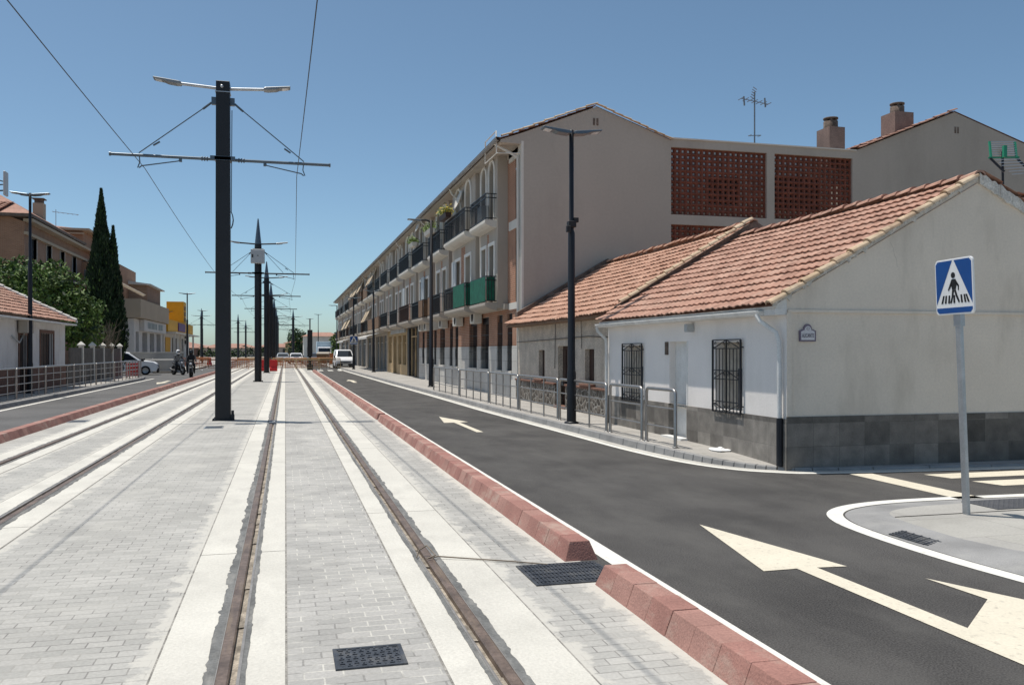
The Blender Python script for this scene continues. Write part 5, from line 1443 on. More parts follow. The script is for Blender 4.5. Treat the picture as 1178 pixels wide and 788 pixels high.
mb = MB(); mb.tube([(-.28, 20.9, .02), (-.25, 20.95, .09), (-.22, 20.9, .02)], .02, 5); mb.box(-.36, -.2, 20.8, 20.95, .0, .05); tag(mb.build('rail_clamp', 'lamp_grey', None, (-.28, 20.9, 0)), 'small clamp on the rail right of the nearest mast', 'clamp')

# ================================================================== VEHICLES
def vehicle(name, label, cat, loc, rz, L, Wd, prof, belt, roofz, side_wins, ws, rear_ws, paint, wheels, wr=.31, group=None, front=True):
    """prof: side outline (x forward, z). belt height: body narrows above it"""
    t = thing(name, label, cat, loc, rz, group)
    def hw(z): return Wd / 2 * (1 - .20 * max(0, (z - belt)) / (roofz - belt)) * (1 if z > .35 else .96)
    mb = MB(); n = len(prof)
    secs = []
    for f in (-1, -.86, 0, .86, 1):
        sec = []
        for x, z in prof:
            k = abs(f); cx = L * .0
            dx = 0
            if k > .95: dx = -.06 * (1 if x > 0 else -1) * (abs(x) > L * .4)
            sec.append((x + dx, f * hw(z), z - (.04 if k > .95 and z > belt else 0)))
        secs.append(sec)
    vs = [p for s_ in secs for p in s_]
    fs = []
    for a in range(4):
        for i in range(n):
            j = (i + 1) % n
            fs.append((a * n + i, a * n + j, (a + 1) * n + j, (a + 1) * n + i))
    fs.append(tuple(range(n))); fs.append(tuple(reversed(range(4 * n, 5 * n))))
    mb.add(vs, fs)
    body = mb.build('body', paint, t, bevel=.03, seg=2)
    bm = bmesh.new(); bm.from_mesh(body.data); bmesh.ops.recalc_face_normals(bm, faces=bm.faces); bm.to_mesh(body.data); bm.free()
    for win in side_wins:
        for sg in (-1, 1):
            mb = MB(); mb.prism([(x, sg * (hw(z) * 1.0 - .01), z) for x, z in win], (0, sg * .022, 0)); mb.build('side_window', 'car_glass', t)
    for w in (ws, rear_ws):
        if not w: continue
        (xa, za), (xb, zb) = w
        sgn = 1 if xa > 0 else -1
        o_ = sgn * .018
        mb = MB(); mb.add([(xa + o_, -hw(za) * .88, za + .012), (xa + o_, hw(za) * .88, za + .012), (xb + o_, hw(zb) * .84, zb + .012), (xb + o_, -hw(zb) * .84, zb + .012)], [(0, 1, 2, 3)])
        mb.build('windscreen', 'car_glass', t)
    for wx in wheels:
        for sg in (-1, 1):
            y = sg * (Wd / 2 - .09)
            mb = MB(); mb.lathe([(wr * .6, -.10), (wr * .95, -.10), (wr, -.05), (wr, .05), (wr * .95, .10), (wr * .6, .10)], (wx, y, wr), 20, 'y'); w_ = mb.build('wheel', 'tyre', t)
            mb = MB(); mb.lathe([(0, sg * .085), (wr * .2, sg * .095), (wr * .55, sg * .08), (wr * .62, sg * .102)], (wx, y, wr), 20, 'y'); mb.build('rim', 'rim', w_)
    # arches
    xf = max(p[0] for p in prof); xr_ = min(p[0] for p in prof)
    mb = MB(); mb.box(xf - .12, xf + .05, -Wd * .47, Wd * .47, .22, .50); mb.build('bumper', 'plastic_black', t, bevel=.03)
    mb = MB(); mb.box(xr_ - .05, xr_ + .12, -Wd * .47, Wd * .47, .25, .50); mb.build('bumper', 'plastic_black', t, bevel=.03)
    for sg in (-1, 1):
        mb = MB(); mb.prism([(xf - .35, sg * Wd * .47, .62), (xf + .01, sg * Wd * .40, .60), (xf - .01, sg * Wd * .40, .76), (xf - .4, sg * Wd * .47, .82)], (0, -sg * .25, 0)); mb.build('headlight', 'headlight', t)
        mb = MB(); mb.box(xr_ - .01, xr_ + .03, sg * Wd * .44 - .07, sg * Wd * .44 + .07, .7, 1.05); mb.build('tail_light', 'red_plastic', t)
        mb = MB(); mb.box(xf - .35 - L * .18, xf - .15 - L * .18, sg * (Wd / 2 + .02) - .09, sg * (Wd / 2 + .02) + .09, belt, belt + .2); mb.build('wing_mirror', 'plastic_black', t, bevel=.03)
    mb = MB(); mb.box(xf + .05, xf + .062, -.26, .26, .33, .44); mb.build('number_plate', 'plate', t)
    mb = MB(); mb.box(xf - .005, xf + .03, -.5, .5, .56, .68); mb.build('grille', 'plastic_black', t)
    return t
van_prof = [(-2.0, .22), (2.0, .22), (2.08, .45), (2.05, .78), (1.9, .95), (1.35, 1.12), (.62, 1.78), (.2, 1.84), (-1.9, 1.84), (-2.02, 1.5), (-2.05, .5)]
vehicle('white_van', 'white van driving towards the camera beside the shop fronts', 'van', (5.55, 87.0, 0), -pi / 2 + .03, 4.1, 1.78, van_prof, 1.05, 1.84,
        [[(.0, 1.12), (1.0, 1.12), (.52, 1.66), (.0, 1.68)]], ((1.30, 1.17), (.68, 1.73)), ((-1.99, 1.1), (-1.93, 1.7)), 'car_white', (1.3, -1.3))
suv_prof = [(-2.15, .25), (2.1, .25), (2.2, .48), (2.12, .80), (1.9, .93), (1.0, 1.06), (.25, 1.60), (-.2, 1.66), (-1.75, 1.64), (-2.1, 1.05), (-2.2, .6)]
vehicle('estate_car', 'pale estate car with dark windows nosing out of the left side street', 'car', (-11.0, 66.8, 0), .10, 4.4, 1.76, suv_prof, .98, 1.66,
        [[(-.15, 1.05), (.85, 1.05), (.2, 1.50), (-.15, 1.54)], [(-1.2, 1.05), (-.22, 1.05), (-.22, 1.54), (-1.2, 1.55)], [(-1.95, 1.08), (-1.28, 1.05), (-1.28, 1.55), (-1.7, 1.52)]], ((.98, 1.10), (.30, 1.57)), ((-2.06, 1.1), (-1.80, 1.6)), 'car_white', (1.35, -1.35), .33)
car_prof = [(-2.0, .24), (1.95, .24), (2.05, .48), (1.95, .74), (1.0, .92), (.35, 1.38), (-.2, 1.45), (-1.1, 1.42), (-1.75, 1.0), (-2.05, .9), (-2.05, .5)]
cw = [[(-.3, .95), (.75, .95), (.25, 1.32), (-.3, 1.36)], [(-1.5, .98), (-.38, .95), (-.38, 1.36), (-1.0, 1.34)]]
for x, y, p_, lab in ((1.4, 118, 'car_white', 'white hatchback facing the camera beyond the orange barriers'), (-.3, 124, 'car_silver', 'silver car left of the white hatchback beyond the barriers'), (4.0, 128, 'car_grey', 'grey car parked far down the right road')):
    vehicle('parked_car', lab, 'car', (x, y, 0), -pi / 2, 4.1, 1.72, car_prof, .92, 1.45, cw, ((.95, .96), (.40, 1.34)), ((-1.70, 1.03), (-1.15, 1.36)), p_, (1.28, -1.28), group='cars beyond the barriers')
# pale blue box truck in the distance
t = thing('box_truck', 'pale blue box truck in the distance left of the white van', 'truck', (6.3, 150, 0), -pi / 2)
MB().box(-3, 1.0, -1.15, 1.15, .8, 3.3).build('cargo_box', 'light_blue', t, bevel=.03)
MB().prism([(1.05, -1.05, .5), (2.6, -1.05, .5), (2.6, -1.05, 1.3), (2.2, -1.05, 2.3), (1.05, -1.05, 2.4)], (0, 2.1, 0)).build('cab', 'car_white', t, bevel=.04)
MB().quad((2.62, -.95, 1.35), (2.62, .95, 1.35), (2.25, .95, 2.2), (2.25, -.95, 2.2)).build('windscreen', 'car_glass', t)
for wx in (1.8, -1.8):
    for sg in (-1, 1): MB().lathe([(0, -.14), (.42, -.14), (.45, 0), (.42, .14), (0, .14)], (wx, sg * 1.0, .45), 14, 'y').build('wheel', 'tyre', t)

# ------------------------------------------------------------------ motorcycles with riders
def skin_body(name, joints, edges, parent, m, sub=2):
    me = bpy.data.meshes.new(name)
    me.from_pydata([j[0] for j in joints], edges, [])
    o = bpy.data.objects.new(name, me); COL.objects.link(o)
    sk = o.modifiers.new('skin', 'SKIN'); sk.use_smooth_shade = True
    for i, j in enumerate(joints):
        me.skin_vertices[0].data[i].radius = (j[1], j[1] if len(j) < 3 else j[2])
    me.skin_vertices[0].data[0].use_root = True
    ss = o.modifiers.new('sub', 'SUBSURF'); ss.levels = sub; ss.render_levels = sub
    dg = bpy.context.evaluated_depsgraph_get()
    me2 = bpy.data.meshes.new_from_object(o.evaluated_get(dg))
    bpy.data.objects.remove(o)
    for p in me2.polygons: p.use_smooth = True
    me2.materials.clear(); me2.materials.append(M[m])
    o = bpy.data.objects.new(name, me2); COL.objects.link(o); o.parent = parent
    return o
def motorcycle(label, loc, rz, paint):
    t = thing('motorcycle', label, 'motorcycle', loc, rz, 'motorcycles on the left road')
    for wx, tr in ((.70, .075), (-.68, .09)):
        ring = [(wx + .26 * cos(a), 0, .33 + .26 * sin(a)) for a in [2 * pi * k / 20 for k in range(21)]]
        w = MB().tube(ring, tr, 8, caps=False).build('wheel', 'tyre', t)
        mb = MB()
        for k in range(5): a = 2 * pi * k / 5; mb.bar((wx, 0, .33), (wx + .24 * cos(a), 0, .33 + .24 * sin(a)), .03)
        mb.lathe([(0, -.06), (.06, -.06), (.06, .06), (0, .06)], (wx, 0, .33), 10, 'y'); mb.build('rim', 'rim', w)
    mb = MB(); mb.prism([(-.35, -.13, .34), (.28, -.13, .32), (.36, -.13, .55), (.1, -.13, .68), (-.38, -.13, .62)], (0, .26, 0)); mb.build('engine', 'plastic_black', t, bevel=.03)
    mb = MB(); mb.prism([(.42, -.13, .68), (.36, -.13, .88), (.1, -.13, .93), (-.12, -.13, .78), (.0, -.13, .66)], (0, .26, 0)); mb.build('tank', paint, t, bevel=.05, seg=2)
    mb = MB(); mb.prism([(-.1, -.13, .74), (-.12, -.13, .80), (-.62, -.12, .86), (-.85, -.1, .92), (-.85, -.1, .87), (-.5, -.12, .72)], (0, .25, 0)); mb.build('seat', 'plastic_black', t, bevel=.02)
    for s_ in (-.1, .1): MB().tube([(.72, s_, .33), (.42, s_, .95)], .028, 8).build('fork', 'steel', t)
    MB().tube([(.36, -.36, 1.02), (.42, -.15, .98), (.42, .15, .98), (.36, .36, 1.02)], .018, 6).build('handlebar', 'plastic_black', t)
    mb = MB(); mb.lathe([(0, -.06), (.06, -.05), (.09, .02), (.085, .05), (0, .06)], (.52, 0, .86), 14, 'x'); mb.build('headlight', 'headlight', t)
    mb = MB(); mb.prism([(.58, -.11, .78), (.50, -.13, 1.05), (.42, -.12, 1.15), (.4, -.12, .8)], (0, .24, 0)); mb.build('fairing', paint, t, bevel=.03)
    mb = MB(); mb.prism([(.45, -.07, .62), (.72, -.07, .70), (.98, -.07, .60), (.72, -.07, .665)], (0, .14, 0)); mb.build('mudguard', paint, t)
    MB().tube([(-.1, -.18, .34), (-.5, -.2, .36), (-.85, -.2, .45)], .05, 8).build('exhaust', 'steel', t)
    return t
def rider(label, loc, rz, helmet, jacket, trousers):
    t = thing('person', label, 'person', loc, rz)
    J = [((-.28, 0, .88), .15, .13), ((-.22, 0, 1.08), .14, .16), ((-.14, 0, 1.30), .14, .19), ((-.08, 0, 1.42), .09, .10), ((-.05, 0, 1.50), .06), ((-.04, 0, 1.60), .09), ((-.03, 0, 1.68), .06)]
    E = [(0, 1), (1, 2), (2, 3), (3, 4), (4, 5), (5, 6)]
    for sg in (-1, 1):
        b = len(J)
        J += [((-.12, sg * .19, 1.36), .075), ((.08, sg * .30, 1.14), .055), ((.30, sg * .30, 1.03), .042), ((.36, sg * .30, 1.02), .04)]
        E += [(3, b), (b, b + 1), (b + 1, b + 2), (b + 2, b + 3)]
        b = len(J)
        J += [((-.2, sg * .11, .86), .10), ((.16, sg * .22, .78), .08), ((.02, sg * .20, .40), .06), ((-.02, sg * .20, .30), .05), ((.12, sg * .21, .26), .045)]
        E += [(0, b), (b, b + 1), (b + 1, b + 2), (b + 2, b + 3), (b + 3, b + 4)]
    body = skin_body('body', J, E, t, trousers)
    mb = MB(); n = 14
    mb.lathe([(0, 1.80), (.08, 1.785), (.125, 1.73), (.145, 1.65), (.14, 1.56), (.115, 1.49), (.08, 1.47)], (-.03, 0, 0), n); h = mb.build('helmet', helmet, t)
    mb = MB()
    vs = []; 
    for zz, rr in ((1.70, .139), (1.60, .1495)):
        for k in range(7):
            a = -.9 + 1.8 * k / 6; vs.append((-.03 + rr * cos(a), rr * sin(a), zz))
    mb.add(vs, [(k, k + 1, 8 + k, 7 + k) for k in range(6)]); mb.build('visor', 'car_glass', h)
    mb = MB(); mb.hexa([(-.42, -.17, .92), (-.08, -.17, .92), (-.08, .17, .92), (-.42, .17, .92)], [(-.30, -.23, 1.42), (.03, -.23, 1.42), (.03, .23, 1.42), (-.30, .23, 1.42)]); mb.build('jacket', jacket, t, bevel=.06, seg=3)
    return t
for (x, y, rz, p_, lab) in ((-7.35, 65.8, -pi / 2 + .55, 'car_grey', 'motorcycle turned half sideways, left of the other motorcycle'), (-5.95, 60.3, -pi / 2 + .05, 'plastic_black', 'dark motorcycle facing the camera near the red kerb')):
    motorcycle(lab, (x, y, 0), rz, p_)
rider('person in a white helmet and grey jacket riding the left motorcycle', (-7.35, 65.8, 0), -pi / 2 + .55, 'car_white', 'lamp_grey', 'cloth_dark')
rider('person in dark jacket and black helmet riding the motorcycle near the red kerb', (-5.95, 60.3, 0), -pi / 2 + .05, 'black', 'cloth_dark', 'cloth_dark')

# ------------------------------------------------------------------ barriers
def crowd_barrier(m1, m2):
    t = thing('crowd_barrier', '', 'barrier', (0, 0, 0), 0, 'orange works barriers across the tracks')
    MB().tube([(-1.0, 0, 0.12), (-1.0, 0, 1.0), (-.93, 0, 1.06), (.93, 0, 1.06), (1.0, 0, 1.0), (1.0, 0, .12)], .025, 6).build('frame', m1, t)
    mb = MB(); mb.box(-.97, .97, -.012, .012, .88, .98); mb.build('board', m2, t)
    mb = MB(); mb.bar((-1, 0, .2), (1, 0, .2), .03)
    for k in range(1, 14): mb.bar((-1 + k * 2 / 14, 0, .2), (-1 + k * 2 / 14, 0, .8), .016)
    mb.build('bars', m1, t)
    mb = MB()
    for s_ in (-.8, .8): mb.tube([(s_, -.3, .0), (s_, -.25, .05), (s_, 0, .12), (s_, .25, .05), (s_, .3, 0)], .022, 6)
    mb.build('feet', 'galv', t)
    return t
cb = crowd_barrier('ochre', 'ochre'); cb2 = crowd_barrier('orange', 'orange')
spots = [(-.1, 78.2, .03, 0, 'yellow barrier standing across the right track, left of the pair'), (1.95, 78.0, -.04, 0, 'yellow barrier across the right track beside the dark signal column'), (3.9, 81, .1, 0, 'yellow barrier partly behind the dark signal column'),
         (-4.1, 79.0, 0.05, 1, 'orange barrier across the left track, right of the pair'), (-6.2, 80.2, .1, 1, 'orange barrier across the left track, left of the pair'), (-3.2, 83.5, 0, 0, 'yellow barrier behind the orange ones on the left track'),
         (-8.4, 92, .2, 1, 'orange barrier beyond the left road by the red cone block'), (1.0, 84, 0, 1, 'orange barrier in the second row across the right track'), (3.2, 86, .1, 1, 'second row orange barrier near the far kerb end')]
used = set()
for x, y, rz, k, lab in spots:
    src = (cb, cb2)[k]
    if k not in used: src.location = (x, y, 0); src.rotation_euler = (0, 0, rz); src['label'] = lab; used.add(k)
    else: dup(src, (x, y, 0), rz, lab)
def water_barrier():
    t = thing('water_barrier', '', 'barrier', (0, 0, 0), 0, 'red plastic water barriers')
    mb = MB(); mb.prism([(-.5, -.22, 0), (-.5, .22, 0), (-.5, .20, .22), (-.5, .09, .42), (-.5, .07, .95), (-.5, -.07, .95), (-.5, -.09, .42), (-.5, -.20, .22)], (1.0, 0, 0)); mb.build('body', 'red_plastic', t, bevel=.03, seg=2)
    mb = MB()
    for s_ in (-.25, .25): mb.lathe([(.05, .95), (.05, .99), (0, .99)], (s_, 0, 0), 10)
    mb.build('filler_cap', 'plastic_black', t)
    return t
wb = water_barrier(); wb.scale = (.62, 1, 1); wb.location = (-1.72, 76.3, 0); wb['label'] = 'red plastic barrier block left of the first plain spired mast'
dup(wb, (-.95, 76.1, 0), .05, 'red plastic barrier block right of the first plain spired mast')
dup(wb, (-8.3, 104, 0), 1.2, 'lone red plastic barrier block at the left road edge near the nearest mast')
# red and white boards leaning at the left corner
t = thing('works_board', 'red slatted works board behind the end of the left railing', 'barrier', (-8.75, 55.6, .12), 1.35)
mb = MB()
for k in range(4): mb.box(-1.0, 1.0, -.02, .02, .1 + k * .2, .26 + k * .2)
mb.build('board', 'red_plastic', t)
mb = MB(); mb.box(-.9, -.84, -.05, .05, 0, .95); mb.box(.84, .9, -.05, .05, 0, .95); mb.build('post', 'cream_white', t)
# concrete blocks and low wall across the side street
t = thing('boundary_wall', 'low pale concrete wall across the left side street in front of the shops', 'wall', (-9.5, 73.2, 0))
MB().box(-3.6, 1.6, -.1, .1, 0, 1.55).build('wall', 'concrete', t); MB().box(-3.7, 1.7, -.14, .14, 1.55, 1.63).build('coping', 'cream_white', t)
mb = MB(); mb.prism([(-11.6, 71.8, 0), (-9.9, 71.8, 0), (-9.9, 71.8, 1.15)], (0, .5, 0)); tag(mb.build('concrete_wedge', 'cream_white', None, (-10.6, 71.8, 0)), 'white triangular concrete wedge beside the left motorcycle', 'concrete block')
t = thing('lifting_gate', 'long horizontal pale bar across the left side street beside the car', 'barrier', (-12.4, 69.2, 0))
MB().tube([(0, 0, 1.02), (5.0, .2, 1.04)], .05, 8).build('bar', 'cream_white', t)
mb = MB(); mb.box(-.12, .12, -.12, .12, 0, 1.2); mb.build('post', 'concrete', t); MB().box(4.9, 5.05, .12, .28, 0, 1.02).build('rest_post', 'concrete', t)
t = thing('signal_column', 'thick dark signal column at the end of the right red kerb', 'signal', (2.15, 80, 0))
MB().lathe([(.12, 0), (.12, 2.2), (.06, 2.25), (.06, 4.6), (0, 4.62)], n=12).build('column', 'pole', t)
MB().box(-.22, .22, -.2, .2, 1.2, 3.6).build('signal_head', 'plastic_black', t, bevel=.03)
MB().box(-.25, .25, -.25, .25, 0, .5).build('base', 'pole', t)

# ================================================================== LEFT SIDE
H = (-9.6, 43.0, 0)
t = thing('low_house', 'low white house with red tile roof, brick base and air conditioner at left', 'house', H)
def part(mb, name, m, parent=None, **k): return mb.build(name, m, parent or t, H, **k)
ya, yb, x0 = 27.0, 43.0, -9.6
LW = [(38.9 - ya, 40.9 - ya, 1.1, 2.42), (36.0 - ya, 37.0 - ya, .12, 2.30), (30.5 - ya, 32 - ya, 1.05, 2.3)]
mb = MB(); wall(mb, (x0, ya, 0), (0, 1, 0), (1, 0, 0), (0, yb - ya, 1.02, 2.95), [(a, b, max(c, 1.02), d) for a, b, c, d in LW], .2)
mb.quad((x0, yb, 0), (-17, yb, 0), (-17, yb, 2.95), (x0, yb, 2.95)); mb.poly([(x0, yb, 2.95), (-17, yb, 2.95), (-13.3, yb, 4.95)]); mb.quad((-17, ya, 0), (x0, ya, 0), (x0, ya, 2.95), (-17, ya, 2.95)); mb.poly([(-17, ya, 2.95), (x0, ya, 2.95), (-13.3, ya, 4.95)])
part(mb, 'wall', 'left_white')
mb = MB(); wall(mb, (x0 + .03, ya, 0), (0, 1, 0), (1, 0, 0), (0, yb - ya + .03, 0, 1.05), [(36.0 - ya, 37.0 - ya, .12, 1.05)], .2); mb.quad((x0 + .03, yb + .03, 0), (-12, yb + .03, 0), (-12, yb + .03, 1.05), (x0 + .03, yb + .03, 1.05)); mb.quad((x0 + .03, ya, 1.05), (x0 + .03, yb, 1.05), (x0, yb, 1.05), (x0, ya, 1.05))
part(mb, 'brick_base', 'left_brick')
for a, b, c, d in LW:
    mb = MB(); mb.box(x0 - .19, x0 - .15, ya + a, ya + b, c, d); w = part(mb, 'window' if c > .5 else 'door', 'dark_wood')
    mb = MB()
    for s0, s1 in ((a - .12, a), (b, b + .12)): mb.box(x0 + .002, x0 + .035, ya + s0, ya + s1, max(c, 1.06), d)
    mb.box(x0 + .002, x0 + .035, ya + a - .12, ya + b + .12, d, d + .14); mb.build('surround', 'left_brick', w, H)
    mb = MB(); 
    for k in range(5): yy = ya + a + (k + .5) * (b - a) / 5; mb.box(x0 - .02, x0 - .0, yy - .012, yy + .012, c, d)
    mb.build('window_bars', 'iron', w, H)
mb = MB(); sl = Vector((-13.3 + 9.2, 0, 5.05 - 2.98)); tile_roof(mb, (-9.2, ya - .1, 2.98), (0, 1, 0), yb - ya + .2, sl, sl.length, 12, .24, roll=.03, step=.05, res=4, jit=.01)
mb.quad((-17.4, ya, 2.8), (-17.4, yb, 2.8), (-13.3, yb, 5.0), (-13.3, ya, 5.0)); mb.box(-9.3, x0, ya, yb, 2.90, 2.96)
rf = part(mb, 'roof', 'tile')
mb = MB(); half_tiles(mb, (-9.15, yb + .05, 3.06), (-13.3, yb + .05, 5.12), 14, .11); mb.prism([(-9.1, yb - .08, 2.96), (-13.3, yb - .08, 5.02), (-13.3, yb - .08, 5.14), (-9.1, yb - .08, 3.08)], (0, .2, 0)); mb.build('verge', 'mortar_lumps', rf, H)
mb = MB(); mb.box(x0 + .0, -9.12, ya, yb + .1, 2.84, 2.90); part(mb, 'eave_board', 'white_paint')
mb = MB(); mb.box(x0 + .05, x0 + .38, 35.7, 36.5, 2.36, 2.86); ac = part(mb, 'air_conditioner', 'cream', bevel=.02)
mb = MB(); mb.lathe([(0, .006), (.23, .006), (.23, 0)], (x0 + .385, 36.05, 2.6), 16, 'x'); mb.build('fan_grille', 'plastic_black', ac, H)
mb = MB(); mb.tube([(x0 + .1, 36.3, 2.36), (x0 + .12, 35.6, 2.0), (x0 + .06, 34.9, 2.25)], .03, 6); part(mb, 'hose', 'grey_box')
# garden wall with pillars
t = thing('garden_wall', 'dark garden wall with white pillars between the low house and the side street', 'wall', (-9.6, 43.2, 0))
H = (-9.6, 43.2, 0)
mb = MB(); mb.box(-9.75, -9.55, 43.2, 57.0, 0, 1.0); part(mb, 'plinth', 'garden_panel')
for k in range(6):
    yy = 43.9 + k * 2.55
    if k != 0: 
        mb = MB(); mb.box(-9.68, -9.60, yy - 2.45, yy - .135, 1.0, 1.85); part(mb, 'panel', 'garden_panel')
    if k == 0: continue
    mb = MB(); mb.box(-9.74, -9.54, yy - .13, yy + .08, 0, 1.95); mb.box(-9.80, -9.48, yy - .18, yy + .13, 1.95, 2.0); mb.hexa([(-9.80, yy - .18, 2.0), (-9.48, yy - .18, 2.0), (-9.48, yy + .13, 2.0), (-9.80, yy + .13, 2.0)], [(-9.67, yy - .05, 2.16), (-9.63, yy - .05, 2.16), (-9.63, yy, 2.16), (-9.67, yy, 2.16)])
    part(mb, 'pillar', 'cream_white')

# foliage helpers
def leaves(mb, c, r, n, size, squash=(1, 1, 1), up=0.0, mis=(0,), shell=.55):
    for _ in range(n):
        d = Vector((random.gauss(0, 1), random.gauss(0, 1), random.gauss(0, 1))).normalized()
        q = shell + (1 - shell) * random.random() ** .6 if random.random() < .8 else random.random()
        p = Vector(c) + Vector((d.x * r * squash[0], d.y * r * squash[1], d.z * r * squash[2])) * q
        a = Vector((random.uniform(-1, 1), random.uniform(-1, 1), random.uniform(-1, 1) + up)).normalized() * size * random.uniform(.6, 1.3)
        b = a.orthogonal().normalized(); b.rotate(Matrix.Rotation(random.uniform(0, 6.28), 3, a)); b *= size * random.uniform(.3, .55)
        mb.add([p - a, p + b, p + a, p - b], [(0, 1, 2, 3)], mi=random.choice(mis))
def branchy(mb, base, h, r, n=5, spread=1.2):
    base = Vector(base)
    mb.tube([base, base + Vector((.05, .02, h * .5)), base + Vector((-.03, .05, h))], [r, r * .7, r * .3], 8)
    for k in range(n):
        a = random.uniform(0, 6.28); z = h * random.uniform(.35, .8)
        s_ = base + Vector((0, 0, z)); e = s_ + Vector((cos(a) * spread, sin(a) * spread, random.uniform(.4, 1.1) * spread))
        mb.tube([s_, (s_ + e) / 2 + Vector((0, 0, .1)), e], [r * .4, r * .25, r * .1], 6)
def broad_tree(name, label, loc, clumps, nleaf, size, mis, trunk_h=2.5, tr=.18, group=None):
    t = thing(name, label, 'tree', loc, 0, group)
    mb = MB(); branchy(mb, (0, 0, 0), trunk_h, tr, 6, trunk_h * .45); mb.build('trunk', 'bark', t)
    mb = MB()
    for (x, y, z, r) in clumps: leaves(mb, (x, y, z), r, int(nleaf * r * r), size, (1, 1, .85), 0.2, mis)
    mb.build('crown', ['leaf_dark', 'leaf_mid', 'leaf_light'], t)
    return t
cl = []
random.seed(11)
for k in range(64):
    a = random.uniform(0, 6.28); q = random.random() ** .5
    x, y = q * 3.9 * cos(a) - .3, q * 3.0 * sin(a)
    z = 1.6 + (1 - q * q * .5) * random.uniform(1.0, 5.2)
    cl.append((x, y, z, random.uniform(.6, 1.05)))
broad_tree('broadleaf_tree', 'dense green broadleaf tree behind the low house at left', (-13.6, 50.0, 0), cl, 400, .14, (0, 1, 1, 1, 2, 2), 3.5, .22)
# cypress: flame shaped tufts
def cypress(name, label, loc, h, w, tips, n, size):
    t = thing(name, label, 'cypress', loc)
    MB().tube([(0, 0, 0), (0, 0, h * .5), (0, 0, h * .9)], [.2, .14, .03], 8).build('trunk', 'bark', t)
    mb = MB()
    for (dx, dy, hh, ww, k) in tips:
        for _ in range(int(n * k)):
            f = random.random() ** .75
            z = .5 + f * (hh - .5)
            rad = ww * (min(1, (1 - f) * 1.45) ** .95) * (.95 + .05 * sin(z * 3.1 + dx)) * (.6 + .4 * min(1, f * 5 + .2))
            a = random.uniform(0, 6.28); q = (.55 + .45 * random.random()) * (1 + .16 * sin(a * 5 + z * 2.3))
            p = Vector((dx + rad * q * cos(a), dy + rad * q * sin(a), z))
            d = Vector((cos(a) * .35 + random.uniform(-.2, .2), sin(a) * .35 + random.uniform(-.2, .2), 1)).normalized() * size * random.uniform(.7, 1.5)
            b = d.cross(Vector((random.uniform(-1, 1), random.uniform(-1, 1), .1))).normalized() * size * random.uniform(.2, .42)
            mb.add([p - d * .6, p + b, p + d, p - b], [(0, 1, 2, 3)], mi=0 if random.random() < .93 else 1)
    mb.build('crown', ['leaf_dark', 'leaf_mid'], t)
    return t
cypress('cypress', 'tall dark cypress with two tips beside the left side street', (-11.3, 60.0, 0), 11.7, 1.2, [(0, 0, 11.9, 1.15, 1), (.66, .2, 9.6, .85, .65), (-.35, -.3, 8.6, .85, .4), (.4, -.3, 8.2, .85, .35)], 17000, .15)
t = thing('bare_shrub', 'leafless grey shrub in front of the cypress', 'shrub', (-10.0, 53.5, 0))
mb = MB()
for k in range(34):
    a = random.uniform(0, 6.28); s_ = random.uniform(.3, 1.3); e = Vector((cos(a) * s_, sin(a) * s_ * .5, random.uniform(2.2, 3.6)))
    mid = e * .5 + Vector((random.uniform(-.15, .15), 0, .25)); mb.tube([(0, 0, .1), mid, e], [.03, .016, .006], 5)
    for q in range(3): mb.tube([mid.lerp(e, .3 * q), mid.lerp(e, .3 * q) + Vector((random.uniform(-.5, .5), random.uniform(-.3, .3), random.uniform(.2, .7)))], [.009, .004], 4)
mb.build('branches', 'dry_twig', t)

# brown brick apartments behind the trees
H = (-17.0, 65.0, 0)
t = thing('brick_apartment', 'brown brick apartment building with red hip roof behind the left trees', 'apartment block', H)
mb = MB(); WN = [(66.5 + 4 * k - 65, 67.9 + 4 * k - 65, z, z + 1.5) for k in range(7) for z in (8.1, 5.0)]
wall(mb, (-17, 65, 0), (0, 1, 0), (1, 0, 0), (0, 29, 0, 10.4), WN, .25); part(mb, 'wall', 'brown_brick')
mb = MB(); mb.quad((-40, 65, 0), (-17, 65, 0), (-17, 65, 10.2), (-40, 65, 10.2)); mb.poly([(-40, 65, 10.2), (-17, 65, 10.2), (-17, 65, 10.4), (-18.6, 65, 11.0), (-34, 65, 12.0)]); part(mb, 'wall', 'brown_brick_x'); mb = MB(); mb.quad((-17, 94, 0), (-40, 94, 0), (-40, 94, 10.2), (-17, 94, 10.2)); part(mb, 'wall', 'brown_brick_x')
mb = MB(); mb.box(-17.05, -16.45, 64.9, 94.3, 10.42, 10.62); mb.box(-17.02, -16.8, 64.9, 94.2, 9.55, 9.75); part(mb, 'cornice', 'shop_beige')
for a, b, c, d in WN:
    mb = MB(); mb.box(-17.22, -17.18, 65 + a, 65 + b, c, d); w = part(mb, 'window', 'glass_grey'); mb = MB(); mb.box(-17.18, -16.95, 65 + a - .1, 65 + a, c, d); mb.box(-17.18, -16.95, 65 + b, 65 + b + .1, c, d); mb.box(-17.18, -16.95, 65 + a - .1, 65 + b + .1, d - .05, d + .05); mb.build('window_frame', 'cream', w, H)
for k in (3, 4, 5):
    mb = MB(); mb.box(-17, -15.9, 65.8 + 4 * k, 68.8 + 4 * k, 7.2, 7.4); bl_ = part(mb, 'balcony', 'concrete'); mb = MB(); mb.box(-15.95, -15.92, 65.8 + 4 * k, 68.8 + 4 * k, 7.4, 8.4); mb.build('railing', 'iron', bl_, H)
mb = MB(); mb.hexa([(-40, 64.7, 10.93), (-16.5, 64.7, 10.93), (-16.5, 81, 10.93), (-40, 81, 10.93)], [(-32, 73, 13.7), (-20.4, 71.8, 13.25), (-20.4, 77, 13.25), (-32, 76, 13.7)]); rr = part(mb, 'roof', 'tile_far')
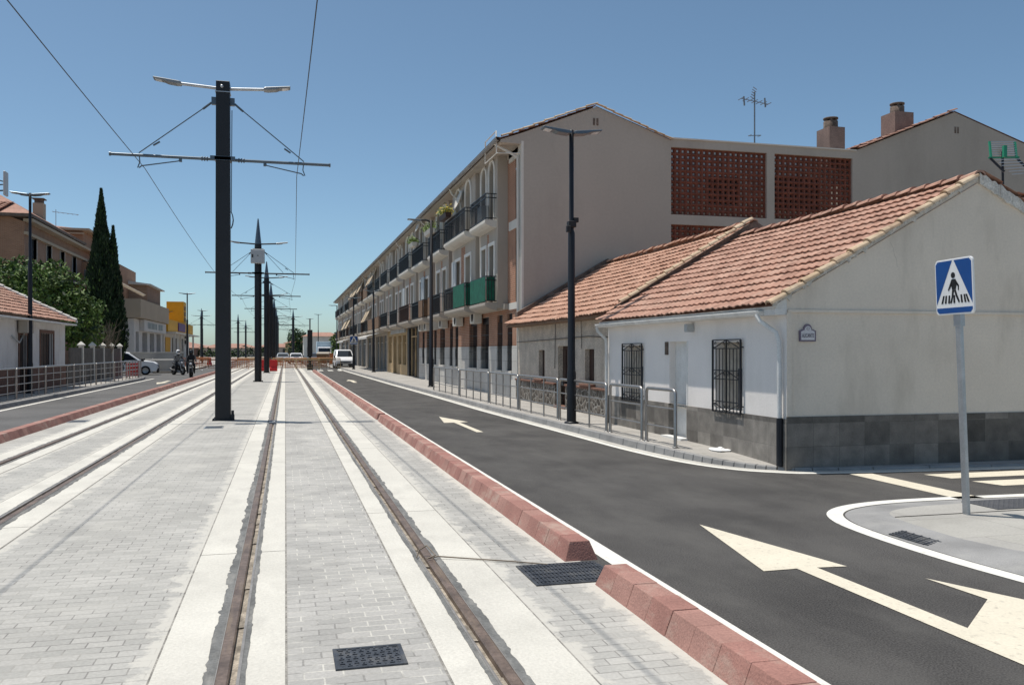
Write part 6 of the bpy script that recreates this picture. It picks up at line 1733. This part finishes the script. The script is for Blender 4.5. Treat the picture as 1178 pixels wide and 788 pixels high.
mb = MB(); tile_roof(mb, (-40, 64.7, 10.97), (1, 0, 0), 21.5, (0, 7.1, 2.33), 4.2, 8, .45, roll=.07, step=.06, res=4); mb.build('roof_tile', 'tile_far', rr, H)
mb = MB(); mb.hexa([(-40, 64.55, 10.72), (-16.45, 64.55, 10.72), (-16.45, 81.2, 10.72), (-40, 81.2, 10.72)], [(-40, 64.55, 10.92), (-16.45, 64.55, 10.92), (-16.45, 81.2, 10.92), (-40, 81.2, 10.92)]); mb.build('soffit', 'party', rr, H)
mb = MB(); mb.box(-18.95, -18.2, 74.6, 75.4, 11.0, 13.2); ch = mb.build('chimney', 'shop_beige', rr, H); 
mb = MB(); mb.box(-18.85, -18.3, 74.7, 75.3, 13.2, 13.5); mb.box(-19.0, -18.15, 74.55, 75.45, 13.5, 13.58); mb.build('chimney_cap', 'party', t, H)
mb = MB(); mb.box(-28, -17.3, 84, 92, 10.2, 12.3); part(mb, 'penthouse', 'brown_brick_x')
mb = MB(); mb.box(-28.4, -16.7, 83.5, 92.5, 12.3, 12.5); mb.box(-28.3, -17.2, 83.7, 84.0, 12.0, 12.15); part(mb, 'penthouse_cornice', 'shop_beige')
mb = MB(); mb.hexa([(-28, 83.6, 12.51), (-18, 83.6, 12.51), (-18, 92, 12.51), (-28, 92, 12.51)], [(-25, 87, 13.2), (-21.5, 87, 13.2), (-21.5, 88, 13.2), (-25, 88, 13.2)]); mb.build('penthouse_roof', 'tile_far', t, H)
an = thing('tv_antenna', 'wide TV aerial on the roof of the brown brick building', 'antenna', (-19.6, 84.5, 12.5))
MB().tube([(0, 0, 0), (0, 0, 1.7)], .03, 5).build('mast', 'galv', an); mb = MB(); mb.bar((-.3, 0, 1.5), (1.9, -.3, 1.25), .04)
for k in range(6): mb.bar((-.2 + k * .38, -.3, 1.48 - k * .04), (-.2 + k * .38, .25, 1.48 - k * .04), .03)
mb.build('aerial', 'galv', an)
an = thing('panel_antenna', 'grey panel antenna at the left edge above the street lamp', 'antenna', (-11.2, 40.0, 4.35))
MB().tube([(-.7, .5, -1.0), (-.7, .5, 4.2), ], .03, 6).build('mast', 'lamp_grey', an)
mb = MB(); mb.bar((-.7, .5, 4.0), (.0, .2, 4.0), .05); mb.bar((-.6, .5, 4.25), (-.1, .25, 4.25), .04); mb.bar((-.5, .45, 4.5), (-.05, .2, 4.35), .04); mb.box(-.7, -.35, .3, .5, 4.2, 4.6); mb.build('bracket', 'plastic_black', an)
mb = MB(); mb.box(-.02, .06, -.15, .3, 3.75, 4.75); mb.build('panel', 'grey_box', an, bevel=.02)

# beige shop building
H = (-12.5, 80.0, 0)
t = thing('shop_building', 'beige and white shop building with red brick attic left of the yellow shop', 'building', H)
mb = MB(); S4 = [(81.0 - 80, 82.6 - 80, .3, 3.4), (84.5 - 80, 87.5 - 80, .3, 3.4), (89 - 80, 92 - 80, .3, 3.4), (93.5 - 80, 96.5 - 80, .3, 3.4)]
wall(mb, (-12.5, 80, 0), (0, 1, 0), (1, 0, 0), (0, 18, 0, 4.5), S4, .5); mb.quad((-26, 80, 0), (-12.5, 80, 0), (-12.5, 80, 4.5), (-26, 80, 4.5)); part(mb, 'ground_floor', 'shop_white')
mb = MB(); mb.box(-26, -11.9, 79.6, 98.2, 4.55, 6.15); part(mb, 'parapet', 'shop_beige')
mb = MB(); mb.box(-26, -14.2, 82, 92, 6.15, 9.4); part(mb, 'attic', 'brown_brick_x')
mb = MB(); mb.box(-16, -12.6, 88, 97, 6.15, 8.0); part(mb, 'attic', 'brown_brick'); mb = MB(); mb.prism([(-16.2, 87.6, 8.0), (-12.2, 87.6, 7.9), (-12.2, 87.6, 8.0), (-16.2, 87.6, 8.5)], (0, 9.8, 0)); part(mb, 'attic_roof', 'shop_white')
mb = MB(); mb.prism([(-12.5, 83.5, 6.7), (-14.3, 80.5, 7.7), (-14.0, 80.3, 7.8), (-12.2, 83.3, 6.8)], (.2, 0, -.12)); part(mb, 'sun_sail', 'awning_white')
mb = MB(); mb.box(-12.48, -12.1, 83, 97.5, 3.5, 4.5); sg1 = part(mb, 'sign_band', 'shop_white')
mb = MB()
random.seed(5)
yy = 85.0
while yy < 95:
    w_ = random.choice([.5, .6, .7]); 
    if not 90.3 < yy < 91.2: mb.box(-12.1, -12.06, yy, yy + w_ * .75, 3.75, 4.3)
    yy += w_ + .2
mb.build('sign_lettering', 'lamp_grey', sg1, H)
for a, b, c, d in S4:
    mb = MB(); mb.box(-13.0, -12.95, 80 + a, 80 + b, c, d); part(mb, 'shop_window', 'glass_dark')
# yellow shop and tower
H = (-12.5, 98.5, 0)
t = thing('yellow_shop', 'yellow fronted shop with purple sign and tall yellow sign tower', 'shop', H)
mb = MB(); mb.box(-26, -12.5, 98.6, 124, 0, 4.2); part(mb, 'wall', 'shop_white')
mb = MB(); mb.box(-26, -12.0, 98.4, 124, 3.75, 5.1); part(mb, 'fascia', 'shop_yellow')
mb = MB(); mb.box(-26, -11.2, 98.4, 124.5, 3.6, 3.74); part(mb, 'canopy', 'cream_white')
for yy in (99.3, 105, 112, 119):
    mb = MB(); mb.box(-11.6, -11.4, yy - .1, yy + .1, 0, 3.6); part(mb, 'canopy_post', 'cream_white')
for a, b in ((100, 104), (106, 110), (113, 117)):
    mb = MB(); mb.box(-12.5, -12.44, a, b, .2, 3.2); part(mb, 'shop_window', 'shop_yellow' if a < 106 else 'dark_wood')
mb = MB(); mb.box(-11.99, -11.9, 107, 114, 4.0, 4.95); part(mb, 'shop_sign', 'shop_purple')
mb = MB(); mb.box(-14.6, -12.55, 118, 121, 0, 8.0); tw = part(mb, 'sign_tower', 'shop_yellow')
mb = MB()
for k in range(7): mb.box(-12.545, -12.5, 118.6, 120.4, 2.6 + k * .72, 3.1 + k * .72)
mb.build('tower_lettering', 'wood_cover', tw, H)

# ================================================================== BACKDROP
def plain_house(label, x, y, w, d, h, wm, ridge=True, nwin=4, name='distant_house'):
    t = thing(name, label, 'house', (x, y, 0), 0, 'houses in the distance')
    MB().box(-w / 2, w / 2, -d / 2, d / 2, 0, h).build('wall', wm, t)
    mb = MB(); e = .4
    mb.hexa([(-w / 2 - e, -d / 2 - e, h), (w / 2 + e, -d / 2 - e, h), (w / 2 + e, d / 2 + e, h), (-w / 2 - e, d / 2 + e, h)], [(-w / 2 + w * .25, -d * .05, h + w * .05 + .5), (w / 2 - w * .25, -d * .05, h + w * .05 + .5), (w / 2 - w * .25, d * .05, h + w * .05 + .5), (-w / 2 + w * .25, d * .05, h + w * .05 + .5)])
    mb.build('roof', 'tile_far', t)
    for k in range(nwin):
        for z in ([1.2, 4.2] if h > 5 else [1.2]):
            xx = -w / 2 + (k + .5) * w / nwin
            MB().box(xx - .5, xx + .5, -d / 2 - .03, -d / 2 + .05, z, z + 1.3).build('window', 'glass_dark', t)
    return t
plain_house('red roofed house at the end of the right road, left of the hedge', 10.5, 205, 15, 12, 3.6, 'cream')
plain_house('ochre house beside the round dark tree far down the road', 4.5, 215, 9, 10, 3.6, 'ochre')
plain_house('long low brick building far left on the horizon beyond the yellow tower', -44, 330, 40, 12, 2.6, 'left_brick', nwin=8)
plain_house('pale distant house left of the tracks behind the orange barriers', -16, 280, 16, 10, 2.7, 'cream')
plain_house('terracotta walled distant house left of the pale one', -31, 260, 14, 10, 2.6, 'left_brick')
plain_house('grey distant house straight down the tracks behind the masts', -2, 300, 14, 10, 3.0, 'end_wall')
plain_house('white distant house low on the horizon right of the yellow tower', -56, 300, 16, 12, 3.0, 'left_white')
random.seed(21)
def small_tree(label, x, y, h, r, n, mis, name='distant_tree'):
    cl = [(random.uniform(-.5, .5) * r, random.uniform(-.5, .5) * r, h - r + random.uniform(-.7, .4) * r, r * random.uniform(.45, .7)) for _ in range(9)]
    broad_tree(name, label, (x, y, 0), cl, n, .3, mis, h - r * 1.2, .2, 'trees in the distance')
small_tree('round dark tree standing in the road axis behind the white hatchback', 3.0, 195, 7.0, 3.0, 60, (0, 0, 0, 1))
small_tree('olive green tree behind the far end of the apartment block', 9.6, 146, 6.0, 2.6, 70, (1, 1, 2, 0))
small_tree('second olive tree nearer the apartment block end, beside the red fence', 9.0, 138, 5.0, 2.2, 80, (1, 2, 0))
small_tree('low green tree behind the beige shop, showing over the brick attic', -20.5, 100, 11.2, 2.0, 90, (2, 2, 1))
small_tree('bushy tree far left of the tracks on the horizon', -52, 260, 6, 3.5, 40, (0, 1))
cypress('cypress', 'small distant cypress left of the apartment block', (10.8, 168, 0), 10.2, .9, [(0, 0, 10.2, 1.0, 1)], 1200, .4)
t = thing('mesh_fence', 'orange red mesh fence on the pavement behind the white van', 'fence', (6.4, 104, .1), 0)
MB().box(-1.4, 1.4, -.02, .02, .05, 1.35).build('mesh', 'orange', t)
for s_ in (-1.4, 0, 1.4): MB().tube([(s_, 0, 0), (s_, 0, 1.5)], .03, 6).build('post', 'galv', t)
t = thing('waste_container', 'olive waste container beside the orange mesh fence', 'container', (4.9, 116, 0), 0)
MB().hexa([(-.8, -.5, .15), (.8, -.5, .15), (.8, .5, .15), (-.8, .5, .15)], [(-.95, -.6, 1.35), (.95, -.6, 1.35), (.95, .6, 1.35), (-.95, .6, 1.35)]).build('body', 'wood_cover', t, bevel=.03)
MB().hexa([(-.97, -.62, 1.36), (.97, -.62, 1.36), (.97, .62, 1.36), (-.97, .62, 1.36)], [(-.8, -.3, 1.6), (.8, -.3, 1.6), (.8, .3, 1.6), (-.8, .3, 1.6)]).build('lid', 'cream', t)
def net(label, x, y, w, rz=0.0):
    t = thing('mesh_fence', label, 'fence', (x, y, 0), rz)
    mb = MB()
    for k in range(int(w / .16) + 1): mb.box(-w / 2 + k * .16 - .022, -w / 2 + k * .16 + .022, -.01, .01, .1, 1.0)
    for k in range(6): mb.box(-w / 2, w / 2, -.012, .012, .1 + k * .17, .15 + k * .17)
    mb.build('mesh', 'orange', t)
    for s_ in (-w / 2, 0, w / 2): MB().tube([(s_, 0, 0), (s_, 0, 1.15)], .025, 6).build('post', 'galv', t)
net('orange netting across the left track beyond the orange barriers', -3.6, 88, 4.6)
net('orange netting on the left road side beyond the motorcyclists', -9.2, 96, 3.0, .4)
net('orange netting behind the yellow barriers on the right track', 1.6, 90, 5.0)
net('slanting orange netting between the two tracks far ahead', -1.6, 98, 3.6, .7)
for lab, x, y, w, h in (('long dark hedge straight down the tracks on the horizon', -20, 262, 34, 3.4), ('dark hedge across the far end of the right road', 12, 190, 12, 3.6), ('dark hedge at the far left behind the motorcyclists', -52, 240, 30, 2.6)):
    t = thing('hedge', lab, 'hedge', (x, y, 0), 0, 'hedges in the distance')
    MB().tube([(0, 0, 0), (0, 0, 1.2)], .1, 6).build('stem', 'bark', t)
    mb = MB()
    for k in range(int(w / 1.1)):
        hh = h * random.uniform(.55, 1.0); leaves(mb, (-w / 2 + k * 1.1, random.uniform(-.6, .6), hh * .5), hh * .55, 60, .38, (1.1, .9, 1), .2, (0, 0, 0, 1))
    mb.build('foliage', ['leaf_dark', 'leaf_mid', 'leaf_light'], t)
plain_house('white house with a red roof right of the round dark tree', 7.0, 178, 7, 8, 4.6, 'cream_white', nwin=3)
# hills on the left horizon
mb = MB(); N_ = 60; random.seed(3)
pr = []
for k in range(N_ + 1):
    a = radians(60) + radians(100) * k / N_
    h = 22 + 16 * sin(k * .31) + 9 * sin(k * .83 + 1) + random.uniform(-2, 2)
    h *= min(1, k / 8, 1) * (1 if k > 14 else .45)
    pr.append((a, max(6, h)))
for (a0, h0), (a1, h1) in zip(pr, pr[1:]):
    R0, R1, R2 = 1900, 2500, 3600
    mb.quad((R0 * cos(a0), R0 * sin(a0), -.03), (R1 * cos(a0), R1 * sin(a0), h0), (R1 * cos(a1), R1 * sin(a1), h1), (R0 * cos(a1), R0 * sin(a1), -.03))
    mb.quad((R1 * cos(a0), R1 * sin(a0), h0), (R2 * cos(a0), R2 * sin(a0), -.03), (R2 * cos(a1), R2 * sin(a1), -.03), (R1 * cos(a1), R1 * sin(a1), h1))
o = mb.build('hills', 'hill'); struct(o)
